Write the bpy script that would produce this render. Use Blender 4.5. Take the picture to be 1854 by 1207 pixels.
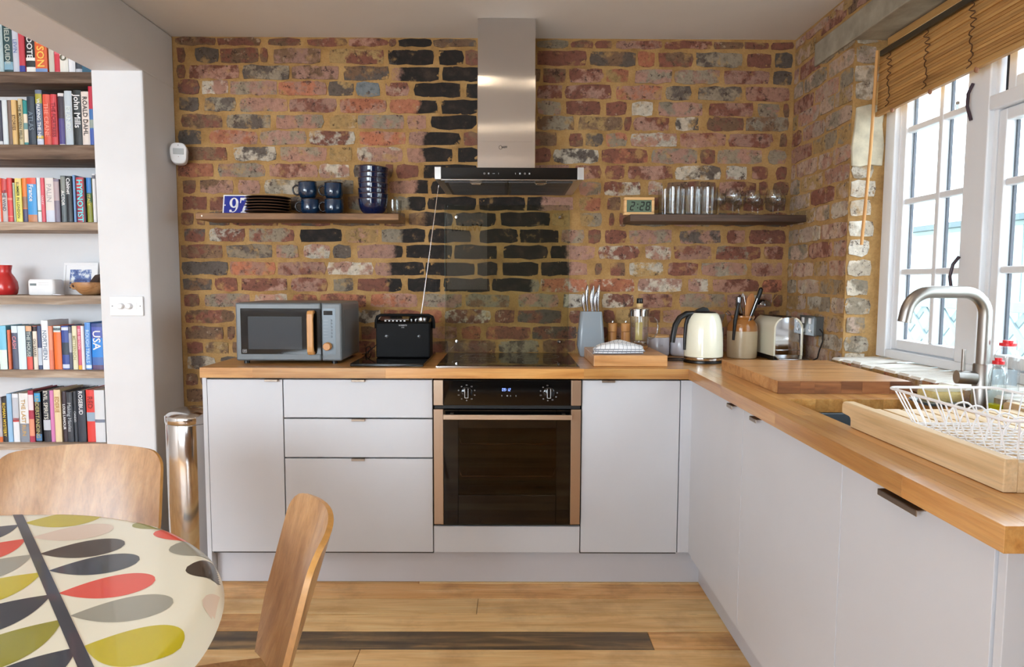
import bpy, bmesh, math, random
from mathutils import Vector, Matrix, Euler

sc = bpy.context.scene
COL = sc.collection
for _o in list(bpy.data.objects):
    bpy.data.objects.remove(_o)
PI = math.pi
RND = random.Random(11)

# measured and tuned values
EXPOSURE = 0.0
SKY = 9.0
P_DOOR = 34
P_SIT = 122
P_SPOT = 5.5
DOWN = ((0.12, -1.12), (0.56, -1.16), (0.10, -2.34), (0.55, -2.26), (0.30, -3.70))
CA = (-.905, -1.60, -1.47, .775, .235)
CB = (-.345, -2.03, 3.52, .79, .215)
ANIS = 0

# ---------------------------------------------------------------- camera, world, lights, exposure
cam_d = bpy.data.cameras.new('camera')
cam_d.sensor_width = 36.0
cam_d.lens = 1236.0 / 1854.0 * 36.0
cam_d.clip_start = 0.02
cam = bpy.data.objects.new('camera', cam_d)
COL.objects.link(cam)
YAW, PITCH, ROLL = 0.00424, 0.0778, 0.00386
_r0 = Vector((math.cos(YAW), -math.sin(YAW), 0))
_fw = Vector((math.sin(YAW) * math.cos(PITCH), math.cos(YAW) * math.cos(PITCH), -math.sin(PITCH)))
_d0 = -_r0.cross(_fw)
_r = _r0 * math.cos(ROLL) - _d0 * math.sin(ROLL)
_d = _r0 * math.sin(ROLL) + _d0 * math.cos(ROLL)
_m = Matrix((_r, -_d, -_fw)).transposed().to_4x4()
_m.translation = Vector((0.3067, -3.2914, 1.2624))
cam.matrix_world = _m
sc.camera = cam
sc.view_settings.view_transform = 'Standard'
sc.view_settings.look = 'None'
sc.view_settings.gamma = 1.0
sc.view_settings.use_curve_mapping = False
sc.view_settings.exposure = EXPOSURE
sc.cycles.max_bounces = 10
sc.cycles.transparent_max_bounces = 24
sc.cycles.sample_clamp_indirect = 6.0
sc.cycles.use_denoising = True

def lin(c):
    c = c / 255.0
    return c / 12.92 if c <= 0.04045 else ((c + 0.055) / 1.055) ** 2.4
def S(r, g, b):
    return (lin(r), lin(g), lin(b), 1.0)

w = bpy.data.worlds.new('overcast_sky')
sc.world = w
w.use_nodes = True
_nt = w.node_tree
_bg = _nt.nodes['Background']
_tc = _nt.nodes.new('ShaderNodeTexCoord')
_sx = _nt.nodes.new('ShaderNodeSeparateXYZ')
_rp = _nt.nodes.new('ShaderNodeValToRGB')
_mr = _nt.nodes.new('ShaderNodeMapRange')
_mr.inputs[1].default_value = -0.3
_mr.inputs[2].default_value = 1.0
_rp.color_ramp.elements[0].position = 0.0
_rp.color_ramp.elements[0].color = (0.62, 0.66, 0.68, 1)
_rp.color_ramp.elements[1].position = 0.45
_rp.color_ramp.elements[1].color = (0.80, 0.90, 1.0, 1)
_nt.links.new(_tc.outputs['Generated'], _sx.inputs[0])
_nt.links.new(_sx.outputs[2], _mr.inputs[0])
_nt.links.new(_mr.outputs[0], _rp.inputs[0])
_nt.links.new(_rp.outputs[0], _bg.inputs[0])
_bg.inputs[1].default_value = SKY

def area(name, loc, rot, sx, sy, power, col, portal=False, spread=None):
    d = bpy.data.lights.new(name, 'AREA')
    d.shape = 'RECTANGLE'
    d.size, d.size_y = sx, sy
    d.energy = power
    d.color = col
    if spread: d.spread = spread
    d.cycles.is_portal = portal
    o = bpy.data.objects.new(name, d)
    COL.objects.link(o)
    o.location = loc
    o.rotation_euler = rot
    return o
# daylight through the openings of the place: portals guide the sky through each window
area('window_daylight', (2.02, -1.40, 1.50), (0, PI / 2, 0), 1.3, 1.9, 1, (1, 1, 1), True)
# glazed garden doors at the far end of the kitchen and the window of the sitting room: daylight falling in
area('garden_door_daylight', (-0.93, -5.52, 1.15), (PI / 2, 0, 0), 0.62, 2.0, P_DOOR, (0.80, 0.90, 1.0))
area('sitting_room_daylight', (-3.0, -5.52, 1.60), (PI / 2, 0, 0), 2.56, 1.26, P_SIT, (0.80, 0.90, 1.0))
# recessed halogen downlights in the kitchen ceiling
for _x, _y in DOWN:
    d = bpy.data.lights.new('downlight_lamp', 'SPOT')
    d.energy = P_SPOT
    d.color = (1.0, 0.80, 0.56)
    d.spot_size = 2.95
    d.spot_blend = 1.0
    d.shadow_soft_size = 0.03
    o = bpy.data.objects.new('downlight_lamp', d)
    COL.objects.link(o)
    o.location = (_x, _y, 2.375)

# ---------------------------------------------------------------- helpers
class G:
    def __init__(s):
        s.v, s.f, s.mi, s.m = [], [], [], 0
    def add(s, vs, fs, M=None):
        n = len(s.v)
        if M is not None:
            vs = [M @ Vector(p) for p in vs]
        s.v += [tuple(p) for p in vs]
        s.f += [tuple(i + n for i in q) for q in fs]
        s.mi += [s.m] * len(fs)
        return s
    def box(s, x0, y0, z0, x1, y1, z1, M=None):
        x0, x1 = min(x0, x1), max(x0, x1); y0, y1 = min(y0, y1), max(y0, y1); z0, z1 = min(z0, z1), max(z0, z1)
        return s.add([(x0, y0, z0), (x1, y0, z0), (x1, y1, z0), (x0, y1, z0), (x0, y0, z1), (x1, y0, z1), (x1, y1, z1), (x0, y1, z1)],
                     [(0, 3, 2, 1), (4, 5, 6, 7), (0, 1, 5, 4), (1, 2, 6, 5), (2, 3, 7, 6), (3, 0, 4, 7)], M)
    def tube(s, pts, r, n=8, closed=False, cap=True):
        pts = [Vector(p) for p in pts]
        rs = r if isinstance(r, (list, tuple)) else [r] * len(pts)
        N = len(pts)
        vs, prev = [], None
        for i, p in enumerate(pts):
            a = pts[(i - 1) % N] if (closed or i > 0) else p
            b = pts[(i + 1) % N] if (closed or i < N - 1) else p
            t = (b - a).normalized()
            if prev is None:
                u = Vector((0, 0, 1)) if abs(t.z) < 0.9 else Vector((1, 0, 0))
                u = (u - t * u.dot(t)).normalized()
            else:
                u = prev - t * prev.dot(t)
                u = u.normalized() if u.length > 1e-6 else prev
            prev = u
            q = t.cross(u)
            for k in range(n):
                an = 2 * PI * k / n
                vs.append(p + (u * math.cos(an) + q * math.sin(an)) * rs[i])
        fs = []
        for i in range(N if closed else N - 1):
            j = (i + 1) % N
            for k in range(n):
                l = (k + 1) % n
                fs.append((i * n + k, i * n + l, j * n + l, j * n + k))
        if cap and not closed:
            fs.append(tuple(range(n))[::-1])
            fs.append(tuple((N - 1) * n + k for k in range(n)))
        return s.add(vs, fs)
    def cyl(s, p0, p1, r0, r1=None, n=20):
        return s.tube([p0, p1], [r0, r0 if r1 is None else r1], n)
    def lathe(s, prof, c=(0, 0, 0), n=32, M=None, ang=2 * PI):
        vs, fs = [], []
        full = abs(ang - 2 * PI) < 1e-6
        for r, z in prof:
            for k in range(n):
                a = ang * k / n
                vs.append((c[0] + r * math.cos(a), c[1] + r * math.sin(a), c[2] + z))
        for i in range(len(prof) - 1):
            for k in range(n if full else n - 1):
                l = (k + 1) % n
                fs.append((i * n + k, i * n + l, (i + 1) * n + l, (i + 1) * n + k))
        return s.add(vs, fs, M)
    def prism(s, poly, a, b, ax=2, M=None):
        def P(p, t):
            q = list(p); q.insert(ax, t); return tuple(q)
        n = len(poly)
        area2 = sum(poly[i][0] * poly[(i + 1) % n][1] - poly[(i + 1) % n][0] * poly[i][1] for i in range(n))
        if (area2 < 0) != (ax == 1):
            poly = poly[::-1]
        vs = [P(p, a) for p in poly] + [P(p, b) for p in poly]
        fs = [tuple(range(n))[::-1], tuple(range(n, 2 * n))]
        fs += [(i, (i + 1) % n, n + (i + 1) % n, n + i) for i in range(n)]
        return s.add(vs, fs, M)
    def ball(s, c, r, n=12, sq=(1, 1, 1)):
        vs, fs = [], []
        m = n // 2
        for i in range(m + 1):
            t = PI * i / m
            for k in range(n):
                a = 2 * PI * k / n
                vs.append((c[0] + sq[0] * r * math.sin(t) * math.cos(a), c[1] + sq[1] * r * math.sin(t) * math.sin(a), c[2] - sq[2] * r * math.cos(t)))
        for i in range(m):
            for k in range(n):
                l = (k + 1) % n
                fs.append((i * n + k, i * n + l, (i + 1) * n + l, (i + 1) * n + k))
        return s.add(vs, fs)

def ob(name, g, mats, parent=None, smooth=0, bevel=0.0, seg=2):
    me = bpy.data.meshes.new(name)
    me.from_pydata(g.v, [], g.f)
    if not isinstance(mats, (list, tuple)): mats = [mats]
    for m in mats: me.materials.append(m)
    if len(mats) > 1: me.polygons.foreach_set('material_index', g.mi)
    if smooth:
        me.polygons.foreach_set('use_smooth', [True] * len(g.f))
        me.set_sharp_from_angle(angle=math.radians(smooth if smooth > 1 else 40))
    me.update()
    o = bpy.data.objects.new(name, me)
    COL.objects.link(o)
    if parent: par(o, parent)
    if bevel:
        b = o.modifiers.new('bevel', 'BEVEL')
        b.width, b.segments, b.limit_method, b.angle_limit = bevel, seg, 'ANGLE', 0.6
    return o
def par(o, p):
    o.parent = p
    o.matrix_parent_inverse = world_of(p).inverted()
def world_of(o):
    m = Matrix.LocRotScale(o.location, o.rotation_euler, o.scale)
    return (world_of(o.parent) @ o.matrix_parent_inverse @ m) if o.parent else m
def tag(o, label, cat, group=None, kind=None):
    if label: o['label'] = label
    if cat: o['category'] = cat
    if group: o['group'] = group
    if kind: o['kind'] = kind
    return o
def thing(name, label, cat, loc, group=None, rz=0.0):
    o = bpy.data.objects.new(name, None)
    o.empty_display_size = 0.05
    COL.objects.link(o)
    o.location = loc
    return tag(o, label, cat, group)
def struct(name, g, mats, **k):
    o = ob(name, g, mats, **k)
    o['kind'] = 'structure'
    return o
def clone(o, parent=None, move=None):
    c = o.copy()
    COL.objects.link(c)
    if parent is not None:
        c.parent = parent
        c.matrix_parent_inverse = o.matrix_parent_inverse.copy()
    if move is not None: c.location = o.location + Vector(move)
    for ch in list(KIDS.get(o.name, [])) or [x for x in bpy.data.objects if x.parent == o]:
        clone(ch, c)
    return c
KIDS = {}
def txt(name, body, size, loc, X, Y, mat, parent, bold=0.0, ext=0.0002, fit=None, align='CENTER'):
    cu = bpy.data.curves.new(name, 'FONT')
    cu.body, cu.size, cu.align_x, cu.align_y = body, size, align, 'CENTER'
    cu.extrude, cu.offset, cu.resolution_u = ext, bold, 2
    tmp = bpy.data.objects.new(name, cu)
    COL.objects.link(tmp)
    me = bpy.data.meshes.new_from_object(tmp.evaluated_get(bpy.context.evaluated_depsgraph_get()))
    bpy.data.objects.remove(tmp)
    bpy.data.curves.remove(cu)
    me.materials.clear(); me.materials.append(mat)
    o = bpy.data.objects.new(name, me)
    COL.objects.link(o)
    X = Vector(X).normalized(); Y = Vector(Y).normalized(); Z = X.cross(Y)
    m = Matrix((X, Y, Z)).transposed().to_4x4()
    o.location = Vector(loc); o.rotation_euler = m.to_euler()
    if parent: par(o, parent)
    return o
SEG = {'0': 'abcdef', '1': 'bc', '2': 'abged', '3': 'abgcd', '5': 'afgcd', '8': 'abcdefg', '9': 'abcdfg'}
def seg7(name, s, x, y, z, h, mat, parent, slant=0.1):
    # seven-segment figures standing in the plane y, reading along +x
    wd, t = h * 0.5, h * 0.125
    g = G()
    for ch in s:
        if ch == ':':
            x += wd * 0.35
            for zz in (0.3, 0.7):
                g.box(x, y, z + h * zz - t / 2, x + t, y + 0.0004, z + h * zz + t / 2)
            x += wd * 0.5
            continue
        if ch == ' ':
            x += wd * 0.6; continue
        q = {'a': (0, 1, 1, 1), 'b': (1, .5, 1, 1), 'c': (1, 0, 1, .5), 'd': (0, 0, 1, 0), 'e': (0, 0, 0, .5), 'f': (0, .5, 0, 1), 'g': (0, .5, 1, .5)}
        for k in SEG[ch]:
            a, b, c, d = q[k]
            if b == d:
                zz = z + b * (h - t) + t / 2
                sh = slant * (zz - z)
                g.box(x + t * .6 + sh, y, zz - t / 2, x + wd - t * .6 + sh, y + 0.0004, zz + t / 2)
            else:
                xx = x + a * (wd - t)
                z0, z1 = z + b * h + t * .4, z + d * h - t * .4
                s0, s1 = slant * (z0 - z), slant * (z1 - z)
                g.add([(xx + s0, y, z0), (xx + t + s0, y, z0), (xx + t + s1, y, z1), (xx + s1, y, z1)], [(0, 1, 2, 3)])
        x += wd * 1.35
    return ob(name, g, mat, parent)

# ---------------------------------------------------------------- materials
MATS = {}
def nodes(name):
    m = bpy.data.materials.new(name)
    m.use_nodes = True
    nt = m.node_tree
    return m, nt, nt.nodes['Principled BSDF'], (lambda t: nt.nodes.new('ShaderNode' + t)), nt.links.new
def setp(b, **k):
    for a, v in k.items():
        b.inputs[a.replace('_', ' ')].default_value = v
def noise(N, L, vec, scale, detail=4.0, rough=0.55):
    n = N('TexNoise')
    n.inputs['Scale'].default_value = scale
    n.inputs['Detail'].default_value = detail
    n.inputs['Roughness'].default_value = rough
    if vec is not None: L(vec, n.inputs['Vector'])
    return n
def ramp(N, L, src, stops):
    r = N('ValToRGB')
    e = r.color_ramp.elements
    while len(e) < len(stops): e.new(0.5)
    for i, (p, c) in enumerate(stops):
        e[i].position = p
        e[i].color = c if isinstance(c, tuple) else (c, c, c, 1)
    L(src, r.inputs[0])
    return r
def mixc(N, L, fac, a, b, mode='MIX'):
    x = N('Mix')
    x.data_type = 'RGBA'; x.blend_type = mode
    for v, s in ((fac, x.inputs[0]), (a, x.inputs[6]), (b, x.inputs[7])):
        if isinstance(v, (int, float)): s.default_value = v
        elif isinstance(v, tuple): s.default_value = v
        else: L(v, s)
    return x.outputs[2]
def math2(N, L, op, a, b=0.0, clamp=False):
    x = N('Math'); x.operation = op; x.use_clamp = clamp
    for v, s in ((a, x.inputs[0]), (b, x.inputs[1])):
        if isinstance(v, (int, float)): s.default_value = v
        else: L(v, s)
    return x.outputs[0]
def bump(N, L, b, h, strength=0.3, dist=0.002):
    x = N('Bump')
    x.inputs['Strength'].default_value = strength
    x.inputs['Distance'].default_value = dist
    L(h, x.inputs['Height'])
    L(x.outputs[0], b.inputs['Normal'])

def plain(col, rough=0.5, metal=0.0, var=0.04, scale=6.0, bmp=0.0, bscale=60.0, name=None, coat=0.0, sheen=0.0):
    key = ('p', col, rough, metal, var, scale, bmp, bscale, coat)
    if key in MATS: return MATS[key]
    m, nt, b, N, L = nodes(name or 'painted_surface')
    tc = N('TexCoord')
    n = noise(N, L, tc.outputs['Object'], scale, 3.0)
    lo = tuple(c * (1 - var) for c in col[:3]) + (1,)
    hi = tuple(min(1, c * (1 + var)) for c in col[:3]) + (1,)
    r = ramp(N, L, n.outputs[0], [(0.3, lo), (0.7, hi)])
    L(r.outputs[0], b.inputs['Base Color'])
    setp(b, Roughness=rough, Metallic=metal)
    b.inputs['Coat Weight'].default_value = coat
    if bmp:
        n2 = noise(N, L, tc.outputs['Object'], bscale, 5.0)
        bump(N, L, b, n2.outputs[0], bmp, 0.003)
    MATS[key] = m
    return m

def wood(name, c0, c1, c2, ax=0, scale=1.0, rough=0.45, streak=18.0, knots=0.0, rnd=0.25, bmp=0.15, stain=None, coat=0.0):
    key = ('w', name)
    if key in MATS: return MATS[key]
    m, nt, b, N, L = nodes(name)
    tc, oi = N('TexCoord'), N('ObjectInfo')
    mp = N('Mapping')
    sv = [streak * scale] * 3; sv[ax] = 1.4 * scale
    mp.inputs['Scale'].default_value = sv
    L(tc.outputs['Object'], mp.inputs['Vector'])
    ofs = N('CombineXYZ')
    k = math2(N, L, 'MULTIPLY', oi.outputs['Random'], 40.0)
    for i in range(3): L(k, ofs.inputs[i])
    L(ofs.outputs[0], mp.inputs['Location'])
    n = noise(N, L, mp.outputs[0], 1.6, 6.0, 0.6)
    n.inputs['Distortion'].default_value = 0.6
    r = ramp(N, L, n.outputs[0], [(0.28, c0), (0.5, c1), (0.74, c2)])
    mp2 = N('Mapping')
    sv = [130.0 * scale] * 3; sv[ax] = 3.0 * scale
    mp2.inputs['Scale'].default_value = sv
    L(tc.outputs['Object'], mp2.inputs['Vector'])
    n2 = noise(N, L, mp2.outputs[0], 1.5, 4.0, 0.6)
    r2 = ramp(N, L, n2.outputs[0], [(0.32, 0.72), (0.55, 1.0)])
    col = mixc(N, L, 0.55, r.outputs[0], r2.outputs[0], 'MULTIPLY')
    # each piece has its own tone
    rv = N('MapRange'); L(oi.outputs['Random'], rv.inputs[0])
    rv.inputs[3].default_value = 1.0 - rnd; rv.inputs[4].default_value = 1.0 + rnd
    hs = N('HueSaturation'); L(rv.outputs[0], hs.inputs['Value']); L(col, hs.inputs['Color'])
    col = hs.outputs[0]
    if knots:
        v = N('TexVoronoi')
        mp3 = N('Mapping')
        sv = [7.0] * 3; sv[ax] = 2.6
        mp3.inputs['Scale'].default_value = sv
        L(tc.outputs['Object'], mp3.inputs['Vector']); L(ofs.outputs[0], mp3.inputs['Location'])
        L(mp3.outputs[0], v.inputs['Vector'])
        v.inputs['Scale'].default_value = 1.0
        rk = ramp(N, L, v.outputs['Distance'], [(0.03, 1.0), (0.10, 0.0)])
        kf = math2(N, L, 'MULTIPLY', rk.outputs[0], knots)
        col = mixc(N, L, kf, col, (0.05, 0.022, 0.008, 1))
    if stain:
        n3 = noise(N, L, tc.outputs['Object'], 3.5, 5.0, 0.65)
        rs = ramp(N, L, n3.outputs[0], [(0.5, 0.0), (0.72, 1.0)])
        kf = math2(N, L, 'MULTIPLY', rs.outputs[0], stain[1])
        col = mixc(N, L, kf, col, stain[0])
    L(col, b.inputs['Base Color'])
    setp(b, Roughness=rough)
    b.inputs['Coat Weight'].default_value = coat
    b.inputs['Coat Roughness'].default_value = 0.18
    bump(N, L, b, n2.outputs[0], bmp, 0.001)
    MATS[key] = m
    return m

def steel(name, col, rough=0.28, ax=0, aniso=0.7):
    key = ('s', name)
    if key in MATS: return MATS[key]
    m, nt, b, N, L = nodes(name)
    tc = N('TexCoord'); mp = N('Mapping')
    sv = [900.0] * 3; sv[ax] = 4.0
    mp.inputs['Scale'].default_value = sv
    L(tc.outputs['Object'], mp.inputs['Vector'])
    n = noise(N, L, mp.outputs[0], 1.0, 2.0)
    rr = N('MapRange'); L(n.outputs[0], rr.inputs[0])
    rr.inputs[3].default_value = rough * 0.8; rr.inputs[4].default_value = rough * 1.25
    L(rr.outputs[0], b.inputs['Roughness'])
    setp(b, Base_Color=col, Metallic=1.0)
    if aniso:
        b.inputs['Anisotropic'].default_value = aniso
        tg = N('Tangent'); tg.direction_type = 'RADIAL'; tg.axis = 'Z'
        L(tg.outputs[0], b.inputs['Tangent'])
    bump(N, L, b, n.outputs[0], 0.04, 0.0004)
    MATS[key] = m
    return m

def glass(name, tint=(1, 1, 1, 1), refl=1.0, rough=0.0):
    # thin clear glass: passes light straight through and mirrors at grazing angles
    key = ('g', name)
    if key in MATS: return MATS[key]
    m = bpy.data.materials.new(name); m.use_nodes = True
    nt = m.node_tree; nt.nodes.clear()
    N = lambda t: nt.nodes.new('ShaderNode' + t)
    L = nt.links.new
    out, mx, t, gl, fr = N('OutputMaterial'), N('MixShader'), N('BsdfTransparent'), N('BsdfGlossy'), N('LayerWeight')
    t.inputs[0].default_value = tint
    gl.inputs['Roughness'].default_value = rough
    fr.inputs['Blend'].default_value = 0.5
    pw = N('Math'); pw.operation = 'POWER'; L(fr.outputs['Facing'], pw.inputs[0]); pw.inputs[1].default_value = 4.0
    f = N('Math'); f.operation = 'MULTIPLY_ADD'; f.use_clamp = True
    L(pw.outputs[0], f.inputs[0]); f.inputs[1].default_value = 0.75 * refl; f.inputs[2].default_value = 0.035 * refl
    L(f.outputs[0], mx.inputs[0]); L(t.outputs[0], mx.inputs[1]); L(gl.outputs[0], mx.inputs[2])
    L(mx.outputs[0], out.inputs[0])
    MATS[key] = m
    return m

def glow(name, col, strength):
    key = ('e', name)
    if key in MATS: return MATS[key]
    m, nt, b, N, L = nodes(name)
    setp(b, Base_Color=(0, 0, 0, 1))
    b.inputs['Emission Color'].default_value = col
    b.inputs['Emission Strength'].default_value = strength
    MATS[key] = m
    return m

def brick_material():
    m, nt, b, N, L = nodes('old_stock_brick')
    tc, oi = N('TexCoord'), N('ObjectInfo')
    A = []
    for a in ('base', 'second', 'soot'):
        x = N('Attribute'); x.attribute_name = a; A.append(x)
    sd = N('CombineXYZ')
    k = math2(N, L, 'MULTIPLY', oi.outputs['Random'], 57.0)
    for i in range(3): L(k, sd.inputs[i])
    va = N('VectorMath'); va.operation = 'ADD'
    L(tc.outputs['Object'], va.inputs[0]); L(sd.outputs[0], va.inputs[1])
    P = va.outputs[0]
    n1 = noise(N, L, P, 13.0, 5.0, 0.62)
    r1 = ramp(N, L, n1.outputs[0], [(0.47, 0.0), (0.55, 1.0)])
    col = mixc(N, L, r1.outputs[0], A[0].outputs['Color'], A[1].outputs['Color'])
    n2 = noise(N, L, P, 45.0, 6.0, 0.7)
    r2 = ramp(N, L, n2.outputs[0], [(0.30, 0.52), (0.48, 0.98), (0.70, 1.2)])
    col = mixc(N, L, 0.9, col, r2.outputs[0], 'MULTIPLY')
    # sparse dark pits and fire marks
    n3 = noise(N, L, P, 38.0, 8.0, 0.78)
    r3 = ramp(N, L, n3.outputs[0], [(0.565, 0.0), (0.615, 0.85)])
    col = mixc(N, L, r3.outputs[0], col, S(58, 38, 32))
    # pale lime bloom
    n4 = noise(N, L, P, 15.0, 8.0, 0.75)
    th = N('MapRange'); L(oi.outputs['Random'], th.inputs[0])
    th.inputs[3].default_value = 0.68; th.inputs[4].default_value = 0.57
    d4 = math2(N, L, 'SUBTRACT', n4.outputs[0], th.outputs[0])
    f4 = math2(N, L, 'MULTIPLY', d4, 18.0, True)
    f4 = math2(N, L, 'MULTIPLY', f4, 0.6)
    col = mixc(N, L, f4, col, S(186, 164, 140))
    # mortar smeared over the face
    n5 = noise(N, L, P, 16.0, 5.0, 0.6)
    r5 = ramp(N, L, n5.outputs[0], [(0.57, 0.0), (0.68, 0.7)])
    col = mixc(N, L, r5.outputs[0], col, S(176, 138, 84))
    # soot of the old flue: x of the boundary and the sooty side are stored per brick
    sp = N('SeparateXYZ'); L(tc.outputs['Object'], sp.inputs[0])
    ss = N('SeparateXYZ'); L(A[2].outputs['Vector'], ss.inputs[0])
    dx = math2(N, L, 'SUBTRACT', sp.outputs[0], ss.outputs[0])
    wob = math2(N, L, 'ADD', math2(N, L, 'MULTIPLY', math2(N, L, 'SUBTRACT', n1.outputs[0], 0.5), 0.11), math2(N, L, 'MULTIPLY', math2(N, L, 'SUBTRACT', n2.outputs[0], 0.5), 0.05))
    dx = math2(N, L, 'MULTIPLY', math2(N, L, 'ADD', dx, wob), ss.outputs[1])
    sf = math2(N, L, 'MULTIPLY', math2(N, L, 'ADD', math2(N, L, 'MULTIPLY', dx, 45.0), 0.5), ss.outputs[2], True)
    sn = ramp(N, L, n5.outputs[0], [(0.28, S(64, 50, 40)), (0.42, S(38, 30, 25)), (0.54, S(26, 21, 18)), (0.64, S(44, 34, 28)), (0.72, S(126, 98, 60))])
    col = mixc(N, L, sf, col, sn.outputs[0])
    # ragged pointing lapping over the arrises
    ed = N('Attribute'); ed.attribute_name = 'edge'
    n6 = noise(N, L, P, 34.0, 5.0, 0.65)
    ee = math2(N, L, 'ADD', ed.outputs['Fac'], math2(N, L, 'MULTIPLY', math2(N, L, 'SUBTRACT', n6.outputs[0], 0.5), 1.5))
    ef = math2(N, L, 'MULTIPLY', math2(N, L, 'SUBTRACT', ee, 1.10), 9.0, True)
    nm = noise(N, L, tc.outputs['Object'], 7.0, 6.0, 0.65)
    mc = ramp(N, L, nm.outputs[0], [(0.3, S(138, 103, 58)), (0.5, S(172, 133, 80)), (0.7, S(188, 151, 98))])
    col = mixc(N, L, ef, col, mc.outputs[0])
    L(col, b.inputs['Base Color'])
    setp(b, Roughness=0.85)
    hh = math2(N, L, 'ADD', n2.outputs[0], math2(N, L, 'MULTIPLY', n3.outputs[0], -0.8))
    bump(N, L, b, hh, 0.55, 0.006)
    return m

def mortar_material():
    m, nt, b, N, L = nodes('ochre_lime_mortar')
    tc = N('TexCoord')
    n = noise(N, L, tc.outputs['Object'], 7.0, 6.0, 0.65)
    r = ramp(N, L, n.outputs[0], [(0.3, S(138, 103, 58)), (0.5, S(172, 133, 80)), (0.7, S(188, 151, 98))])
    n2 = noise(N, L, tc.outputs['Object'], 120.0, 5.0, 0.7)
    r2 = ramp(N, L, n2.outputs[0], [(0.3, 0.75), (0.6, 1.06)])
    L(mixc(N, L, 0.7, r.outputs[0], r2.outputs[0], 'MULTIPLY'), b.inputs['Base Color'])
    setp(b, Roughness=0.9)
    hh = math2(N, L, 'ADD', math2(N, L, 'MULTIPLY', n.outputs[0], 2.0), n2.outputs[0])
    bump(N, L, b, hh, 0.5, 0.004)
    return m

BRICK = brick_material()
MORTAR = mortar_material()
PLASTER = plain(S(222, 222, 224), 0.75, var=0.02, bmp=0.12, bscale=9.0, name='white_plaster')
CEILING = plain(S(222, 218, 214), 0.8, var=0.015, bmp=0.05, bscale=14.0, name='ceiling_paint')
UNIT = plain(S(206, 207, 212), 0.38, var=0.012, name='satin_grey_lacquer')
PLINTH = plain(S(200, 199, 204), 0.42, var=0.012, name='plinth_lacquer')
GAP = plain(S(70, 66, 64), 0.7, name='shadow_gap_board')
OAK_X = wood('oiled_oak_x', S(172, 114, 56), S(202, 145, 80), S(218, 170, 106), 0, 1.0, 0.28, rnd=0.16, coat=0.4)
OAK_Y = wood('oiled_oak_y', S(172, 114, 56), S(202, 145, 80), S(218, 170, 106), 1, 1.0, 0.28, rnd=0.16, coat=0.4)
PINE = wood('old_pine_boards', S(186, 126, 66), S(222, 168, 104), S(240, 200, 140), 0, 1.0, 0.42, streak=14.0, knots=0.9, rnd=0.14, stain=(S(110, 64, 28), 0.5))
PINE_DARK = wood('dark_pine_board', S(70, 58, 46), S(112, 92, 66), S(186, 148, 98), 0, 1.0, 0.45, streak=14.0, knots=0.8, rnd=0.05, stain=(S(60, 52, 44), 0.7))
PINE_PALE = wood('pale_pine_board', S(214, 164, 100), S(238, 196, 134), S(246, 216, 160), 0, 1.0, 0.42, streak=14.0, knots=0.9, rnd=0.07, stain=(S(140, 88, 42), 0.4))
RECLAIMED = wood('reclaimed_shelf_wood', S(124, 106, 90), S(168, 146, 126), S(204, 188, 170), 0, 1.3, 0.7, rnd=0.15, bmp=0.4)
SHELF_BROWN = wood('brown_shelf_wood', S(100, 68, 40), S(142, 102, 64), S(170, 128, 86), 0, 1.0, 0.6, rnd=0.05, bmp=0.3, stain=(S(52, 34, 22), 0.6))
SHELF_DARK = wood('dark_shelf_wood', S(56, 40, 32), S(82, 62, 50), S(104, 80, 64), 0, 1.0, 0.55, rnd=0.05, bmp=0.3)
BOARD_WOOD = wood('chopping_board_oak', S(166, 110, 62), S(206, 150, 92), S(222, 174, 120), 0, 1.0, 0.34, rnd=0.06, stain=(S(120, 70, 36), 0.35), coat=.25)
BOARD_END = wood('chopping_board_edge', S(84, 48, 26), S(132, 82, 46), S(166, 110, 66), 0, 1.0, 0.5, rnd=0.22)
OAK_PALE = wood('pale_oak', S(202, 166, 118), S(222, 190, 146), S(234, 208, 170), 1, 0.8, 0.5, rnd=0.06, knots=0.3)
PLY_FACE = wood('oak_veneer_face', S(150, 104, 62), S(178, 132, 84), S(194, 152, 104), 2, 0.9, 0.32, streak=22.0, rnd=0.05, coat=0.3)
PLY_EDGE = plain(S(206, 152, 84), 0.35, var=0.1, scale=60.0, name='plywood_edge')
BAMBOO = wood('bamboo_slat', S(156, 110, 58), S(192, 144, 84), S(208, 166, 106), 1, 1.0, 0.5, rnd=0.16)
BEECH = wood('beech_wood', S(176, 116, 62), S(204, 146, 86), S(218, 166, 106), 2, 1.0, 0.4, rnd=0.08)
STEEL = steel('brushed_steel', (0.60, 0.58, 0.56, 1), 0.30, 0)
STEEL_V = steel('brushed_steel_tap', (0.40, 0.375, 0.35, 1), 0.34, 2, 0.0)
CHROME = plain((0.78, 0.78, 0.80, 1), 0.07, 1.0, 0.01, name='chrome')
POLISHED = plain((0.62, 0.60, 0.58, 1), 0.13, 1.0, 0.02, name='polished_steel')
BRONZE = steel('bronze_steel_trim', (0.50, 0.37, 0.27, 1), 0.33, 2, 0.0)
PULL = steel('dark_nickel_pull', (0.36, 0.29, 0.23, 1), 0.34, 0, 0.0)
BLACK = plain(S(16, 16, 17), 0.35, name='black_plastic')
BLACK_GLOSS = plain(S(6, 6, 7), 0.05, name='black_glass')
for _mm in (BLACK_GLOSS,): pass
HOBGLASS = plain(S(7, 6, 6), 0.03, var=.0, name='hob_glass')
BLACK_MATT = plain(S(9, 9, 10), 0.5, bmp=0.1, bscale=300, name='black_leatherette')
BLACK_MATT.node_tree.nodes['Principled BSDF'].inputs['Specular IOR Level'].default_value = 0.12
WHITE = plain(S(236, 236, 238), 0.35, var=0.01, name='white_plastic')
WHITE_PAINT = plain(S(232, 234, 238), 0.32, var=0.012, name='white_gloss_paint')
GREY_MARK = plain(S(150, 150, 152), 0.5, name='printed_mark')
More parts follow.
